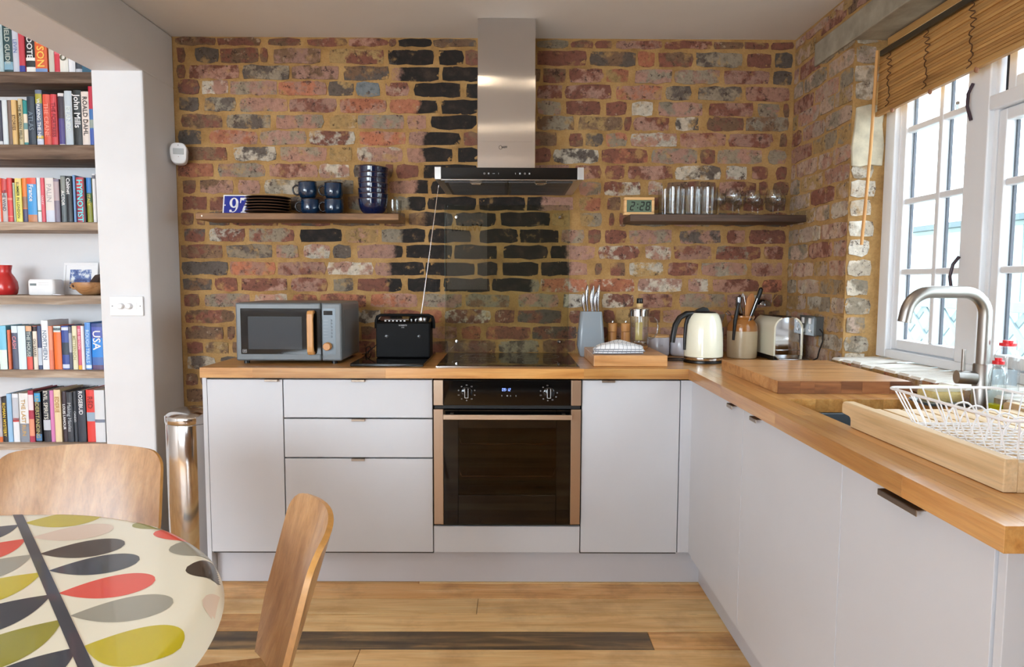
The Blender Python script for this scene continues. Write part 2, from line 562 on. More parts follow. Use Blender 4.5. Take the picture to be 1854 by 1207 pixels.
DARK_MARK = plain(S(40, 36, 36), 0.5, name='dark_print')
CLEAR = glass('clear_drinking_glass', (0.97, 0.98, 0.98, 1), 1.7)
PANE = glass('window_glass', (0.96, 0.98, 0.98, 1), 0.8)
SPLASH = glass('splashback_glass', (0.90, 0.91, 0.87, 1), 1.3)
# ---------------------------------------------------------------- room shell
CZ = 2.39            # ceiling height
XL, XR, YB = -1.27, 1.645, -5.6
fl = thing('floor', None, None, (0, 0, 0)); fl['kind'] = 'structure'
ob('subfloor', G().box(-5.0, YB, -0.06, 1.9, 0.1, -0.021), GAP, fl)
# boards run along x; the row edges and butt joints in view are measured, the rest repeat
edges = [-0.400, -0.530, -0.663, -0.789, -0.918, -1.040, -1.163]
while edges[-1] > -3.7: edges.append(edges[-1] - 0.124)
g = None
for i in range(len(edges) - 1):
    y1, y0 = edges[i], edges[i + 1]
    if i == 1: cuts = [(-1.27, 1.15, PINE)]
    elif i == 2: cuts = [(-1.27, 0.187, PINE_PALE), (0.187, 1.15, PINE_PALE)]
    elif i == 3: cuts = [(-1.27, -0.47, PINE), (-0.47, 1.15, PINE_PALE)]
    elif i == 4: cuts = [(-1.27, 0.81, PINE_DARK), (0.81, 1.15, PINE)]
    elif i == 5: cuts = [(-1.27, -0.20, PINE_PALE), (-0.20, 1.15, PINE_PALE)]
    else:
        c = RND.uniform(-0.7, 0.7)
        cuts = [(-1.27, c, PINE), (c, 1.15, RND.choice([PINE, PINE_PALE]))]
    for x0, x1, m in cuts:
        dz = RND.uniform(-0.0015, 0.0)
        ob('floorboard', G().box(x0 + 0.0009, y0 + 0.0012, -0.02, x1 - 0.0009, y1 - 0.0012, dz), m, fl, bevel=0.0012, seg=1)
# the rest of the floor, out of sight: one continuous board field
rest = G().box(-5.0, YB, -0.02, -1.272, 0.0, -0.001)
rest.box(-1.272, YB, -0.02, 1.645, edges[-1] - 0.001, -0.001)
ob('far_boards', rest, PINE, fl)

g = G().box(-5.0, YB, CZ, XR + 0.25, 0.12, CZ + 0.12)
struct('ceiling', g, CEILING)

# ---- left wall: plaster pier and lintel around the wide opening to the sitting room
wl = struct('wall_left', G().box(-1.492, -0.28, 0, XL, 0.0, 2.158), PLASTER, bevel=0.008)
ob('lintel', G().box(-1.492, -4.7, 2.152, XL, 0.0, CZ), PLASTER, wl, bevel=0.008)
ob('far_pier', G().box(-1.492, YB, 0, XL, -4.7, CZ), PLASTER, wl)
REARP = plain(S(112, 110, 108), 0.8, name='rear_wall_paint')
wr = struct('wall_rear', G().box(-0.58, YB - 0.1, 0, XR + 0.2, YB, CZ).box(-1.40, YB - 0.1, 2.17, -0.58, YB, CZ).box(-1.40, YB - 0.1, 0, -1.27, YB, 2.17), REARP)
ws = struct('wall_sitting_room', G().box(-5.0, YB - 0.1, 0, -1.4, YB, 0.92).box(-5.0, YB - 0.1, 2.27, -1.4, YB, CZ).box(-5.0, YB - 0.1, 0.92, -4.35, YB, 2.27).box(-1.65, YB - 0.1, 0.92, -1.4, YB, 2.27)
            .box(-5.1, YB, 0, -5.0, 0.1, CZ), PLASTER)
wa = struct('wall_alcove', G().box(-5.0, -0.03, 0, -1.492, 0.1, CZ), PLASTER)

# ---- back wall: mortar bed with every brick of the photographed face laid into it
COLR = {'r': S(124, 78, 62), 'p': S(162, 122, 105), 'o': S(166, 104, 76), 'g': S(142, 129, 110), 'd': S(94, 83, 74), 'b': S(118, 90, 67),
        'k': S(27, 22, 19), 'y': S(160, 130, 84), 'w': S(188, 176, 158), 'c': S(120, 126, 128), 'l': S(214, 206, 192), 'n': S(176, 152, 134)}
BRICKS = """2369,2363,35|-1256,-1068,rb -1063,-859,br -826,-668,br -643,-457,rb -452,-263,rp -261,-227,k -217,-62,kb -54,150,bd 158,421,b 432,582,g 590,698,gp 706,786,y 799,1022,rp 1032,1252,rp 1263,1400,rp 1405,1519,r 1530,1636,bd
2306,2297,67|-1253,-1214,r -1165,-1057,d -1052,-869,rb -863,-825,br -799,-577,bp -543,-282,yr -267,-49,kr,-215+ -29,88,k 96,158,y 166,422,b 432,663,r 681,899,db 904,987,o 1000,1166,br 1179,1397,dg 1415,1532,r 1547,1633,d
2231,2218,64|-1253,-1214,r -1196,-966,rp -948,-726,dg -720,-498,pb -477,-262,db -252,-24,pk,-200+ -13,158,k 168,298,k 306,453,b 461,573,br 583,744,rp 757,864,oy 892,1069,pg 1079,1293,pg 1313,1527,pr 1542,1633,d
2159,2143,64|-1251,-1152,rd -1142,-1017,wp -1007,-787,pg -779,-553,op -546,-426,yk -416,-304,c -281,-169,pr -144,75,k 101,246,k 256,423,k 433,553,pr 566,784,pr 803,1024,po 1039,1159,gd 1190,1401,dg 1417,1626,pr
2081,2069,64|-1248,-1157,d -1131,-983,gd -963,-739,pg -729,-511,pr -495,-277,op -261,-35,ok,-123+ -17,155,k 166,324,k 332,423,k 434,548,pg 569,733,r 757,858,r 882,981,w 1007,1218,pg 1244,1453,pr 1477,1581,pg 1600,1626,r
2004,2003,64|-1243,-1048,br -1029,-819,gd -795,-572,pg -540,-415,y -410,-194,gp -178,-87,p -69,150,k 160,272,k 280,424,b 434,612,bg 630,839,by 849,881,gd 891,1063,pr 1090,1202,wd 1241,1411,br 1422,1623,bg
1930,1927,64|-1258,-1149,d -1110,-886,po -873,-656,pg -643,-424,rw -403,-187,op -171,72,pk,-98+ 87,158,k 168,351,k 359,529,br 586,652,rp 665,748,dy 762,861,og 877,1096,pw 1110,1332,pr 1343,1552,pr 1584,1618,r
1854,1851,67|-1240,-1029,br -1000,-799,wd -778,-559,pg -546,-441,y -415,-203,pw -180,37,pk,-101+ 58,160,k 171,325,k 336,501,r 514,729,dw 742,962,or 978,1200,pg 1211,1284,pr 1292,1508,pg 1534,1618,pg
1777,1775,64|-1266,-1093,or -1073,-853,pg -835,-604,pr -597,-450,pw -434,-309,gd -285,-246,p -230,-128,r -104,153,k 163,378,k 386,588,p 614,740,pr 761,853,r 866,1082,pr 1095,1313,wk 1334,1434,wp 1457,1536,rp 1573,1623,pr
1701,1701,64|-1245,-1182,rb -1164,-1004,pb -980,-878,p -857,-645,wg -624,-435,g -267,-79,pk,-131+ -65,42,k 53,260,k 273,470,k 484,615,g 639,741,gp 757,931,rw 962,1041,wp 1057,1289,br 1307,1481,rp 1491,1541,b 1560,1634,gd
1622,1629,64|-1250,-1129,br -1119,-962,r -946,-752,b -738,-647,d -631,-476,b -463,-305,bg -250,-92,gk,-171+ -82,147,k 160,379,k 389,611,pk,458- 637,742,oy 771,837,dy 853,974,y 985,1143,br 1159,1296,br 1309,1415,br 1420,1518,r 1523,1623,br
1549,1556,64|-1258,-1195,b -1184,-1142,b -1126,-1027,rd -1021,-795,rd -782,-548,rd -537,-311,bd -290,-190,br -177,37,bk,-95+ 47,242,k 261,501,k 508,593,y 643,749,yg 780,807,o 830,865,o 873,1079,gd 1087,1290,gp 1303,1501,rd 1515,1634,rd
1472,1474,64|-1247,-1145,rd -1124,-958,rw -937,-721,gr -692,-491,kg -476,-317,py -304,-96,gk,-209+ -80,121,k 163,348,k 356,541,k 554,662,pg 684,742,op 760,866,r 877,1083,pg 1123,1321,dp 1348,1435,rp 1456,1628,r
1396,1398,64|-1263,-1063,rb -1047,-825,gd -807,-701,pg -680,-553,pw -540,-450,d -424,-205,pk,-244+ -191,33,k 41,250,k 277,489,k 504,716,pk,579- 735,928,wr 957,1082,pw 1095,1276,pr 1297,1512,rg 1530,1621,rp
1315,1319,64|-1260,-1041,dk -1031,-816,po -803,-573,pr -565,-348,pw -338,-102,pk,-269+ -94,144,kr 152,253,k 274,449,k 455,683,pk,587- 715,749,d 789,863,or 879,1047,yw 1068,1214,rp 1230,1450,pg 1469,1621,rp
1238,1241,62|-1260,-1120,db -1104,-996,ro -980,-760,pr -741,-567,pr -540,-442,dg -423,-209,rk,-283+ -182,-23,k -7,214,k 224,450,gk,407- 458,679,ow 692,907,ow 923,1141,pw 1165,1266,pw 1285,1506,pr 1525,1618,or
1161,1168,64|-1255,-1183,db -1160,-939,gp -916,-762,pw -735,-616,or -602,-382,or -361,-135,op -106,81,gp 94,309,gb 349,544,gp 565,674,dw 754,906,rw 927,1092,rp 1127,1346,gp 1356,1461,p 1474,1573,pw 1578,1626,y
1085,1091,64|-1252,-1018,br -1002,-790,r -777,-564,r -550,-441,p -425,-314,dw -303,-119,or -109,-15,o -2,216,rw 235,334,r 347,560,rd 598,651,o 664,750,o 760,814,o 822,969,y 982,1035,p 1049,1137,p 1156,1343,p 1356,1463,p 1476,1543,p 1556,1615,y
1005,1013,62|-1255,-1069,br -1053,-1015,r -999,-792,b -776,-578,r -562,-419,r -408,-333,r -317,-82,r -66,56,rp 75,171,ro 195,409,or 419,633,dr 649,783,r 810,1024,p 1037,1157,p 1173,1372,p 1388,1468,p 1479,1618,p
933,951,59|-1252,-1169,r -1156,-1049,by -1033,-820,b -804,-580,r -564,-339,r -323,-83,r -67,13,rd 40,241,rb 259,452,dg 471,629,br 645,811,r 827,1041,p 1057,1266,p 1282,1481,p 1497,1620,g
860,868,59|-1249,-1115,wd -1094,-982,d
780,788,62|-1262,-1201,b -1190,-1038,b
700,708,62|-1260,-1040,b
619,626,62|-1270,-1042,d
537,544,62|-1270,-1165,b -1155,-1044,b
458,464,62|-1262,-1047,b"""
def brick_geo(u0, u1, z0, z1, proud, rnd, back=0.012, nx=None):
    # a worn brick: face grid with a chipped outline, rounded down into the joint
    nx = nx or (5 if u1 - u0 > 0.14 else 3)
    nz = 2
    vs, fs = [], []
    cz = (z1 - z0)
    for j in range(nz + 1):
        for i in range(nx + 1):
            a, c = i / nx, j / nz
            e = (i in (0, nx)) + (j in (0, nz))
            ju = rnd.uniform(-.004, .004) * (1 if i in (0, nx) else .5)
            jz = rnd.uniform(-.0045, .0035) * (1 if j == nz else 1) if j in (0, nz) else 0
            if e == 2:
                ju += (0.004 if i == 0 else -0.004); jz += (0.004 if j == 0 else -0.004)
            d = proud + rnd.uniform(-.0014, .0010) - (0.0012 if e else 0)
            vs.append((u0 + (u1 - u0) * a + ju, z0 + cz * c + jz, d))
    for j in range(nz):
        for i in range(nx):
            k = j * (nx + 1) + i
            fs.append((k, k + 1, k + nx + 2, k + nx + 1))
    loop = [i for i in range(nx + 1)] + [j * (nx + 1) + nx for j in range(1, nz + 1)] + [nz * (nx + 1) + i for i in range(nx - 1, -1, -1)] + [j * (nx + 1) for j in range(nz - 1, 0, -1)]
    n = len(vs)
    for k in loop:
        u, z, d = vs[k]
        cu, czz = (u0 + u1) / 2, (z0 + z1) / 2
        vs.append((cu + (u - cu) * 1.012, czz + (z - czz) * 1.05, -back))
    m = len(loop)
    for i in range(m):
        a, b2 = loop[i], loop[(i + 1) % m]
        fs.append((a, n + i, n + (i + 1) % m, b2))
    return vs, fs
def paint(me, base, second, soot, nx=None):
    n = len(me.vertices)
    if nx:
        m = (nx + 1) * 3
        e = []
        for i in range(n):
            if i >= m: e.append(1.0)
            else:
                c, r = i % (nx + 1), i // (nx + 1)
                e.append(1.0 if (c in (0, nx) or r in (0, 2)) else 0.0)
        at = me.attributes.new('edge', 'FLOAT', 'POINT')
        at.data.foreach_set('value', e)
    for nm, c in (('base', base), ('second', second), ('soot', tuple(soot) + (1,))):
        at = me.attributes.new(nm, 'FLOAT_COLOR', 'POINT')
        at.data.foreach_set('color', list(c) * n)
def tint(c, rnd, v=0.14):
    k = 1 + rnd.uniform(-v, v); h = rnd.uniform(-.04, .04)
    return (c[0] * k * (1 + h), c[1] * k, c[2] * k * (1 - h), 1)
def lay(parent, face, u0, u1, z0, z1, code, proud, rnd, soot=None, name='brick'):
    vs, fs = brick_geo(u0, u1, z0, z1, proud, rnd)
    g = G()
    if face == 'back': g.add([(u, -d, z) for u, z, d in vs], fs)
    elif face == 'right': g.add([(XR - d, u, z) for u, z, d in vs], [f for f in fs])
    elif face == 'reveal': g.add([(u, -0.57 - d, z) for u, z, d in vs], fs)
    me = bpy.data.meshes.new(name)
    me.from_pydata(g.v, [], g.f)
    me.polygons.foreach_set('use_smooth', [True] * len(g.f))
    me.set_sharp_from_angle(angle=math.radians(50))
    me.materials.append(BRICK)
    a, b2 = code[0], (code[1] if len(code) > 1 else code[0])
    if soot: s, b2 = soot, a
    elif a == 'k': s = (0, 0, 3)
    else: s = (0, 0, -9)
    if a == 'k' and not soot: a = 'b'; b2 = 'd'
    elif b2 == 'k': b2 = 'd'
    paint(me, tint(COLR[a], rnd), tint(COLR[b2], rnd), s, 5 if u1 - u0 > .14 else 3)
    o = bpy.data.objects.new(name, me)
    COL.objects.link(o)
    if parent: o.parent = parent
    return o
wb = struct('wall_back', G().box(-1.30, 0.0, 0, XR + 0.02, 0.12, CZ), MORTAR)
rnd = random.Random(5)
recs, ROWS = [], []
for line in BRICKS.strip().split('\n'):
    head, body = line.split('|')
    zl, zr, h = [int(q) / 1000 for q in head.split(',')]
    ROWS.append((zl, zr, h))
    for t in body.split():
        q = t.split(',')
        x0, x1 = int(q[0]) / 1000, int(q[1]) / 1000
        f = ((x0 + x1) / 2 + 0.965) / 2.3
        zc = zl + (zr - zl) * f
        if x0 > 0.17 and x1 < 0.41 and zc > 1.76: continue      # behind the flue cover
        so = None
        if len(q) > 3:
            so = (int(q[3][:-1]) / 1000, 1.0 if q[3][-1] == '+' else -1.0, 1.0)
        recs.append(((x1 - x0) * h, x0, x1, zc - h / 2, zc + h / 2, q[2], so))
recs.sort(key=lambda r: -r[0])
small = []
for i, (a, x0, x1, z0, z1, code, so) in enumerate(recs):
    pr = rnd.uniform(0.0022, 0.0055)
    if i < 296: lay(wb, 'back', x0, x1, z0, min(z1, CZ - 0.002), code.replace('@', ''), pr, rnd, so)
    else: small.append((x0, x1, z0, min(z1, CZ - 0.002), code, pr))
if small:
    g = G()
    for x0, x1, z0, z1, code, pr in small:
        vs, fs = brick_geo(x0, x1, z0, z1, pr, rnd, nx=2)
        g.add([(u, -d, z) for u, z, d in vs], fs)
    o = ob('brick_fragment', g, BRICK, wb)
    paint(o.data, COLR['r'], COLR['b'], (0, 0, -9))
    o['kind'] = 'stuff'

# ---- right wall: brick pier, window opening, concrete lintel, brick-on-edge sill
FX = 1.78
wright = struct('wall_right', G().box(XR, -0.57, 0, 1.865, 0.12, CZ).box(XR, -2.5, 0, 1.865, -0.57, 0.915).box(XR, -2.5, 2.29, 1.865, -0.57, CZ)
                .box(XR, YB, 0, 1.865, -2.5, CZ), [MORTAR])
CONC = plain(S(150, 141, 124), 0.9, var=0.24, scale=11.0, bmp=0.9, bscale=30, name='old_concrete')
ob('concrete_lintel', G().box(XR - 0.012, -2.5, 2.195, 1.865, -0.235, 2.292), CONC, wright, bevel=0.004)
pat = {0: (-0.115, -0.345), 1: (-0.225, -0.455), 2: (-0.06, -0.285, -0.42)}
rightcodes = ['gn', 'pn', 'ny', 'ng', 'np', 'yn', 'pr', 'gy', 'nw', 'ny', 'gw', 'np']
for ri, (zl, zr, h) in enumerate(ROWS):
    if zr < 0.915: continue
    zc = zr - 0.002
    if ri < 1: pass
    cuts = [0.0] + list(pat[ri % 3]) + [-0.575]
    for c0, c1 in zip(cuts[:-1], cuts[1:]):
        code = rnd.choice(rightcodes[:8] if zc > 1.6 else rightcodes)
        if ri == 1 and c0 < -0.2: continue
        lay(wright, 'right', c1 + 0.007, c0 - 0.007, zc - h / 2, min(zc + h / 2, CZ - 0.002), code, rnd.uniform(.002, .006), rnd)
    if ri >= 2 and not (1.70 < zc < 1.95):
        rc = 'wl' if zc < 1.75 else 'gw'
        off = 0.0 if ri % 2 else 0.012
        lay(wright, 'reveal', XR + 0.006 - off * .2, XR + 0.088 + off, zc - h / 2, zc + h / 2, rnd.choice([rc, 'gn', 'lw', 'gw']), rnd.uniform(.003, .006), rnd)
for k in range(7):      # course above the lintel
    y1 = -0.27 - k * 0.235
    lay(wright, 'right', y1 - 0.222, y1, 2.312, 2.375, rnd.choice(['rp', 'pr', 'r', 'bp']), .004, rnd)
LIME = plain(S(198, 189, 166), 0.9, var=0.20, scale=22.0, bmp=1.0, bscale=28, name='cracked_limewash')
pg = G()
pv = [(0, .0), (.03, -.004), (.07, .004), (.118, 0), (.122, .08), (.112, .16), (.12, .228), (.06, .236), (.01, .224), (.004, .14), (-.004, .07)]
pg.prism([(XR + 0.004 + a, 1.715 + b) for a, b in pv], -0.580, -0.565, 1)
ob('plaster_patch', pg, LIME, wright, bevel=0.003)
SILLW = plain(S(228, 224, 216), 0.8, var=0.10, scale=20.0, bmp=0.5, bscale=60, name='limewashed_sill')
y = -0.575
k = 0
while y > -2.45:
    wd = 0.066 + rnd.uniform(-.004, .004)
    g = G()
    x0 = 1.603 + rnd.uniform(-.007, .006); zt = 0.962 + rnd.uniform(-.003, .003)
    g.box(x0, y - wd, 0.913, 1.80, y - 0.004, zt - 0.008)
    g.m = 1
    g.add([(x0, y - wd, zt - .008), (x0, y - .004, zt - .008), (x0 + .006, y - wd + .003, zt), (x0 + .006, y - .007, zt), (1.80, y - wd, zt + .005), (1.80, y - .004, zt + .005)],
          [(2, 4, 5, 3), (0, 2, 3, 1), (0, 4, 2), (1, 3, 5)])
    o = ob('sill_brick', g, [BRICK, SILLW], wright)
    paint(o.data, tint(COLR[rnd.choice('yyny')], rnd), tint(COLR[rnd.choice('yno')], rnd), (0, 0, -9))
    y -= wd + 0.008
ob('sill_bed', G().box(1.612, -2.45, 0.9115, 1.80, -0.572, 0.945), MORTAR, wright)

# ---------------------------------------------------------------- window in the right wall
win = thing('window_1', None, None, (FX, -1.4, 0.968)); win['kind'] = 'structure'
WP = WHITE_PAINT
g = G()
g.box(FX, -0.632, 0.968, FX + .09, -0.566, 2.24)          # far stile of the frame
g.box(FX, -2.42, 0.968, FX + .09, -0.632, 1.000)          # bottom rail
g.box(FX, -1.150, 1.000, FX + .09, -1.048, 2.24)          # mullion
g.box(FX, -2.42, 2.17, FX + .09, -0.632, 2.24)
g.box(FX, -2.42, 1.000, FX + .09, -2.36, 2.24)
ob('window_frame', g, WP, win, bevel=0.004)
ob('frame_bead', G().box(FX + .018, -0.640, 0.998, FX + .05, -0.630, 2.2).box(FX + .018, -1.05, .998, FX + .05, -1.04, 2.2).box(FX + .018, -1.165, .998, FX + .05, -1.148, 2.2), WP, win, bevel=0.003)
ob('transom', G().box(FX, -2.36, 1.788, FX + .09, -1.150, 1.832), WP, win, bevel=0.004)
GAP_SHADE = plain(S(46, 50, 58), 0.7, name='painted_gap_shade')  # dark colour painting the shade inside the frame gaps
MUNTIN_SHADE = plain(S(44, 50, 62), 0.6, name='painted_muntin_shade')  # slate colour painting the shade on the muntins' outer sides
def sash(y0, y1, z0, z1, vs, hs, st=0.034):
    x0, x1 = FX + .022, FX + .062
    s = ob('sash', G().box(x0, y1 - st, z0, x1, y1, z1).box(x0, y0, z0, x1, y0 + st, z1).box(x0, y0 + st, z0, x1, y1 - st, z0 + .038).box(x0, y0 + st, z1 - .036, x1, y1 - st, z1), WP, win, bevel=0.004)
    yy = [y0 + st] + vs + [y1 - st]; zz = [z0 + .038] + hs + [z1 - .036]
    for v in vs: ob('muntin', G().box(x0 + .004, v - .012, z0 + .038, x1 - .004, v + .012, z1 - .036), WP, s, bevel=0.004)
    for h in hs: ob('muntin', G().box(x0 + .006, y0 + st, h - .011, x1 - .006, y1 - st, h + .011), WP, s, bevel=0.004)
    for a, b in zip(yy[:-1], yy[1:]):
        for c, d in zip(zz[:-1], zz[1:]):
            ob('pane', G().box(x1 - .016, a, c, x1 - .012, b, d), PANE, s)
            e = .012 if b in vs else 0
            ob('muntin_shade_strip', G().box(x1 - .011, b - e - .0075, c, x1 - .002, b - e - .0005, d), MUNTIN_SHADE, s)  # added dark strip stands in for the muntin's shaded outer side
    return s
sash(-1.046, -0.636, 1.003, 2.165, [-0.872], [1.300, 1.565, 1.832])
sash(-2.355, -1.166, 1.003, 1.785, [-1.400, -1.640, -1.880, -2.120], [1.300, 1.565])
sash(-2.355, -1.195, 1.835, 2.165, [-1.420, -1.655, -1.890, -2.125], [])
ob('gap_shade_strip', G().box(FX + .024, -0.6358, 1.0, FX + .06, -0.6322, 2.16).box(FX + .02, -1.194, 1.835, FX + .06, -1.190, 2.16), GAP_SHADE, win)  # dark strips fill the sash gaps as painted shade
IRON = plain(S(52, 34, 48), 0.4, name='painted_iron_fastener')
o = ob('casement_fastener', G().tube([(FX - .006, -1.078, 1.775), (FX - .016, -1.072, 1.82), (FX - .014, -1.07, 1.86), (FX - .004, -1.076, 1.89)], .0052, 8), IRON, win, smooth=1)
o = ob('casement_fastener', G().tube([(FX - .004, -1.055, 1.345), (FX - .02, -1.05, 1.32), (FX - .026, -1.046, 1.28), (FX - .018, -1.042, 1.25), (FX - .026, -1.038, 1.225)], .0052, 8), IRON, win, smooth=1)
ob('catch_plate', G().cyl((FX - .002, -1.0, 1.834), (FX - .02, -1.03, 1.842), .006), CHROME, win, smooth=1)

# rolled bamboo blind over the window head
bl = thing('bamboo_blind', 'half-raised brown bamboo slat blind hanging over the window', 'blind', (1.74, -1.4, 2.19))
ob('head_batten', G().box(1.755, -2.4, 2.165, 1.785, -0.60, 2.192), BAMBOO, bl)
ob('rail', G().box(1.716, -2.4, 2.118, 1.728, -0.62, 2.138), plain(S(84, 76, 62), 0.4, 0.6, name='blind_rail'), bl)
r2 = random.Random(3)
n = 21
for k in range(n):
    z = 2.165 - k * 0.0108
    dx = 0.0014 * math.sin(k * 1.9) + r2.uniform(-.0008, .0008) if k < 13 else r2.uniform(-.001, .001)
    x = 1.738 + dx
    g = G()
    t = .0058 if k >= 13 else .0061
    # slats sag towards the far end of the opening
    g.add([(x, -2.4, z + .012), (x + .006, -2.4, z + .012), (x + .006, -0.580, z - .022), (x, -0.580, z - .022),
           (x - .003, -2.4, z + .012 - 2 * t), (x + .003, -2.4, z + .012 - 2 * t), (x + .003, -0.580, z - .022 - 2 * t), (x - .003, -0.580, z - .022 - 2 * t)],
          [(0, 1, 2, 3), (7, 6, 5, 4), (0, 3, 7, 4), (1, 5, 6, 2), (3, 2, 6, 7), (0, 4, 5, 1)])
    ob('slat', g, BAMBOO, bl)
ob('bottom_lath', G().add([(1.729, -2.4, 1.952), (1.745, -2.4, 1.952), (1.745, -0.58, 1.918), (1.729, -0.58, 1.918), (1.729, -2.4, 1.936), (1.745, -2.4, 1.936), (1.745, -0.58, 1.902), (1.729, -0.58, 1.902)],
   [(0, 1, 2, 3), (7, 6, 5, 4), (0, 3, 7, 4), (1, 5, 6, 2), (3, 2, 6, 7), (0, 4, 5, 1)]), BAMBOO, bl)
CORD = plain(S(88, 58, 36), 0.8, name='brown_cord')
for y in (-0.675, -0.905, -1.135, -1.60, -2.0):
    pts = []
    for k in range(46):
        z = 2.13 - k * 0.0046
        pts.append((1.724 + .004 * math.cos(k * 1.3), y + .009 * math.sin(k * 1.15) + .006 * math.sin(k * .31), z))
    ob('cord', G().tube(pts, .0019, 5), CORD, bl, smooth=1)
    zb = 1.918 + (-.58 - y) * 0.0187 - .018
    ob('cord_toggle', G().lathe([(0, .008), (.006, .006), (.007, -.004), (.004, -.01), (0, -.01)], (1.732, y - .02, zb), 12), plain(S(140, 92, 60), 0.4, name='wood_toggle'), bl, smooth=1)
ob('wand', G().tube([(1.70, -0.632, 2.135), (1.69, -0.632, 1.75), (1.68, -0.615, 1.405)], .0062, 8), wood('bamboo_wand', S(176, 116, 60), S(206, 150, 86), S(222, 172, 112), 2, rnd=.02, rough=.35), bl, smooth=1)

# ---------------------------------------------------------------- outside the window
GREYG = plain(S(126, 146, 152), 0.8, name='painted_lattice')
o = ob('garden_ground', G().box(1.95, -9, -0.25, 16, 12, -0.2), plain(S(150, 150, 142), 0.9, name='paving')); o['kind'] = 'structure'
fe = thing('garden_fence', 'pale lattice fence with diamond openings outside the window', 'fence', (3.2, 1.0, -0.2))
ob('top_rail', G().box(3.17, -1.4, 1.09, 3.23, 4.0, 1.15), GREYG, fe, bevel=.004)
ob('bottom_rail', G().box(3.17, -1.4, 0.0, 3.23, 4.0, 0.06), GREYG, fe)
for yy in (-1.4, 0.4, 2.2, 4.0):
    ob('post', G().box(3.16, yy - .04, -0.21, 3.24, yy + .04, 1.2), GREYG, fe, bevel=.005)
for k in range(34):
    for sgn in (1, -1):
        y0 = -1.4 + k * 0.19 - (1.05 if sgn > 0 else 0)
        y1 = y0 + 1.05 * 1.0
        a, b2 = (y0, 0.05), (y1, 1.10)
        if sgn < 0: a, b2 = (y0, 1.10), (y1, 0.05)
        # keep the slat inside the panel
        def clip(p, q):
            t0, t1 = 0.0, 1.0
            d = q[0] - p[0]
            t0 = max(t0, (-1.4 - p[0]) / d); t1 = min(t1, (4.0 - p[0]) / d)
            return None if t1 - t0 < 0.06 else ((p[0] + d * t0, p[1] + (q[1] - p[1]) * t0), (p[0] + d * t1, p[1] + (q[1] - p[1]) * t1))
        c = clip(a, b2)
        if not c: continue
        (ya, za), (yb, zb) = c
        wv = .028
        x0 = 3.185 if sgn > 0 else 3.2
        ob('slat', G().add([(x0, ya, za - wv), (x0, ya, za + wv), (x0, yb, zb + wv), (x0, yb, zb - wv), (x0 + .012, ya, za - wv), (x0 + .012, ya, za + wv), (x0 + .012, yb, zb + wv), (x0 + .012, yb, zb - wv)],
                          [(0, 1, 2, 3), (7, 6, 5, 4), (0, 4, 5, 1), (1, 5, 6, 2), (2, 6, 7, 3), (3, 7, 4, 0)]), GREYG, fe)
sh = thing('garden_shed', 'pale aqua outbuilding beyond the lattice fence', 'shed', (6.5, 5.0, -0.2))
AQ = plain(S(150, 168, 167), 0.8, name='pale_aqua_render')
ob('walls', G().box(6.0, 3.4, -0.2, 7.6, 6.6, 1.95), AQ, sh)
ob('roof', G().prism([(3.2, 1.95), (6.8, 1.95), (6.8, 2.02), (3.2, 2.02)], 5.9, 7.7, 0), plain(S(84, 100, 104), 0.7, name='shed_roof'), sh)
for yy in (3.9, 4.6, 5.3, 6.0):
    ob('board', G().box(5.985, yy - .3, -0.15, 6.0, yy + .3, 1.9), AQ, sh, bevel=.004)
# ---------------------------------------------------------------- base units
WT, WB = 0.910, 0.869        # worktop top and underside
YF = -0.560                  # face of the doors on the back run
XF = 1.045                   # face of the doors on the window run
ZB, ZT = 0.146, 0.861        # bottom and top of the doors
def pull(x, y, z, parent, along='x', ln=0.053):
    g = G()
    h = ln / 2
    if along == 'x':
        g.box(x - h, y - .012, z - .0015, x + h, y + .012, z + .0015).box(x - h, y - .012, z - .008, x + h, y - .0095, z + .0015)
    else:
        g.box(x - .016, y - h, z - .0015, x + .012, y + h, z + .0015).box(x - .016, y - h, z - .011, x - .0135, y + h, z + .0015)
    return ob('handle', g, PULL, parent, bevel=.0012)
def carcass(name, label, x0, x1, y0=-0.541, y1=-0.02):
    t = thing(name, label, 'cabinet', ((x0 + x1) / 2, (y0 + y1) / 2, 0.13))
    g = G()
    g.box(x0, y0, .135, x0 + .016, y1, WB - .002).box(x1 - .016, y0, .135, x1, y1, WB - .002).box(x0 + .016, y0, .135, x1 - .016, y1, .151)
    g.box(x0 + .016, y1 - .01, .151, x1 - .016, y1, WB - .002).box(x0 + .016, y0, WB - .02, x1 - .016, y0 + .08, WB - .002)
    ob('carcass', g, GAP, t)
    return t
def front(name, x0, x1, z0, z1, t, hx=None):
    d = ob(name, G().box(x0 + .0012, YF, z0 + .001, x1 - .0012, YF + .019, z1 - .001), UNIT, t, bevel=.0012, seg=2)
    if hx is not None: pull(hx, YF - .002, z1 + .0005, d)
    return d
t = carcass('base_cabinet', 'narrow pale grey base cabinet with one door beside the steel bin', -0.911, -0.606)
front('door', -0.911, -0.606, ZB, ZT, t, -0.648)
ob('end_panel', G().box(-0.930, YF + .002, 0.0, -0.9125, -0.02, WB - .001), UNIT, t, bevel=.001)
t = carcass('drawer_cabinet', 'pale grey base cabinet with three drawers between narrow door and oven', -0.604, -0.002)
front('drawer', -0.604, -0.002, 0.7045, ZT, t, -0.299)
front('drawer', -0.604, -0.002, 0.5415, 0.7005, t, -0.301)
front('drawer', -0.604, -0.002, ZB, 0.5375, t, -0.304)
t = carcass('base_cabinet', 'pale grey base cabinet with one door between oven and corner', 0.602, 1.000)
front('door', 0.602, 1.000, ZB, ZT, t, 0.707)
t = thing('corner_post', 'pale grey L-shaped filler post in the corner of the two cabinet runs', 'filler panel', (1.03, -0.58, .146))
ob('post_face', G().box(1.003, YF + .003, ZB, XF + .019, YF + .019, ZT), UNIT, t, bevel=.001)
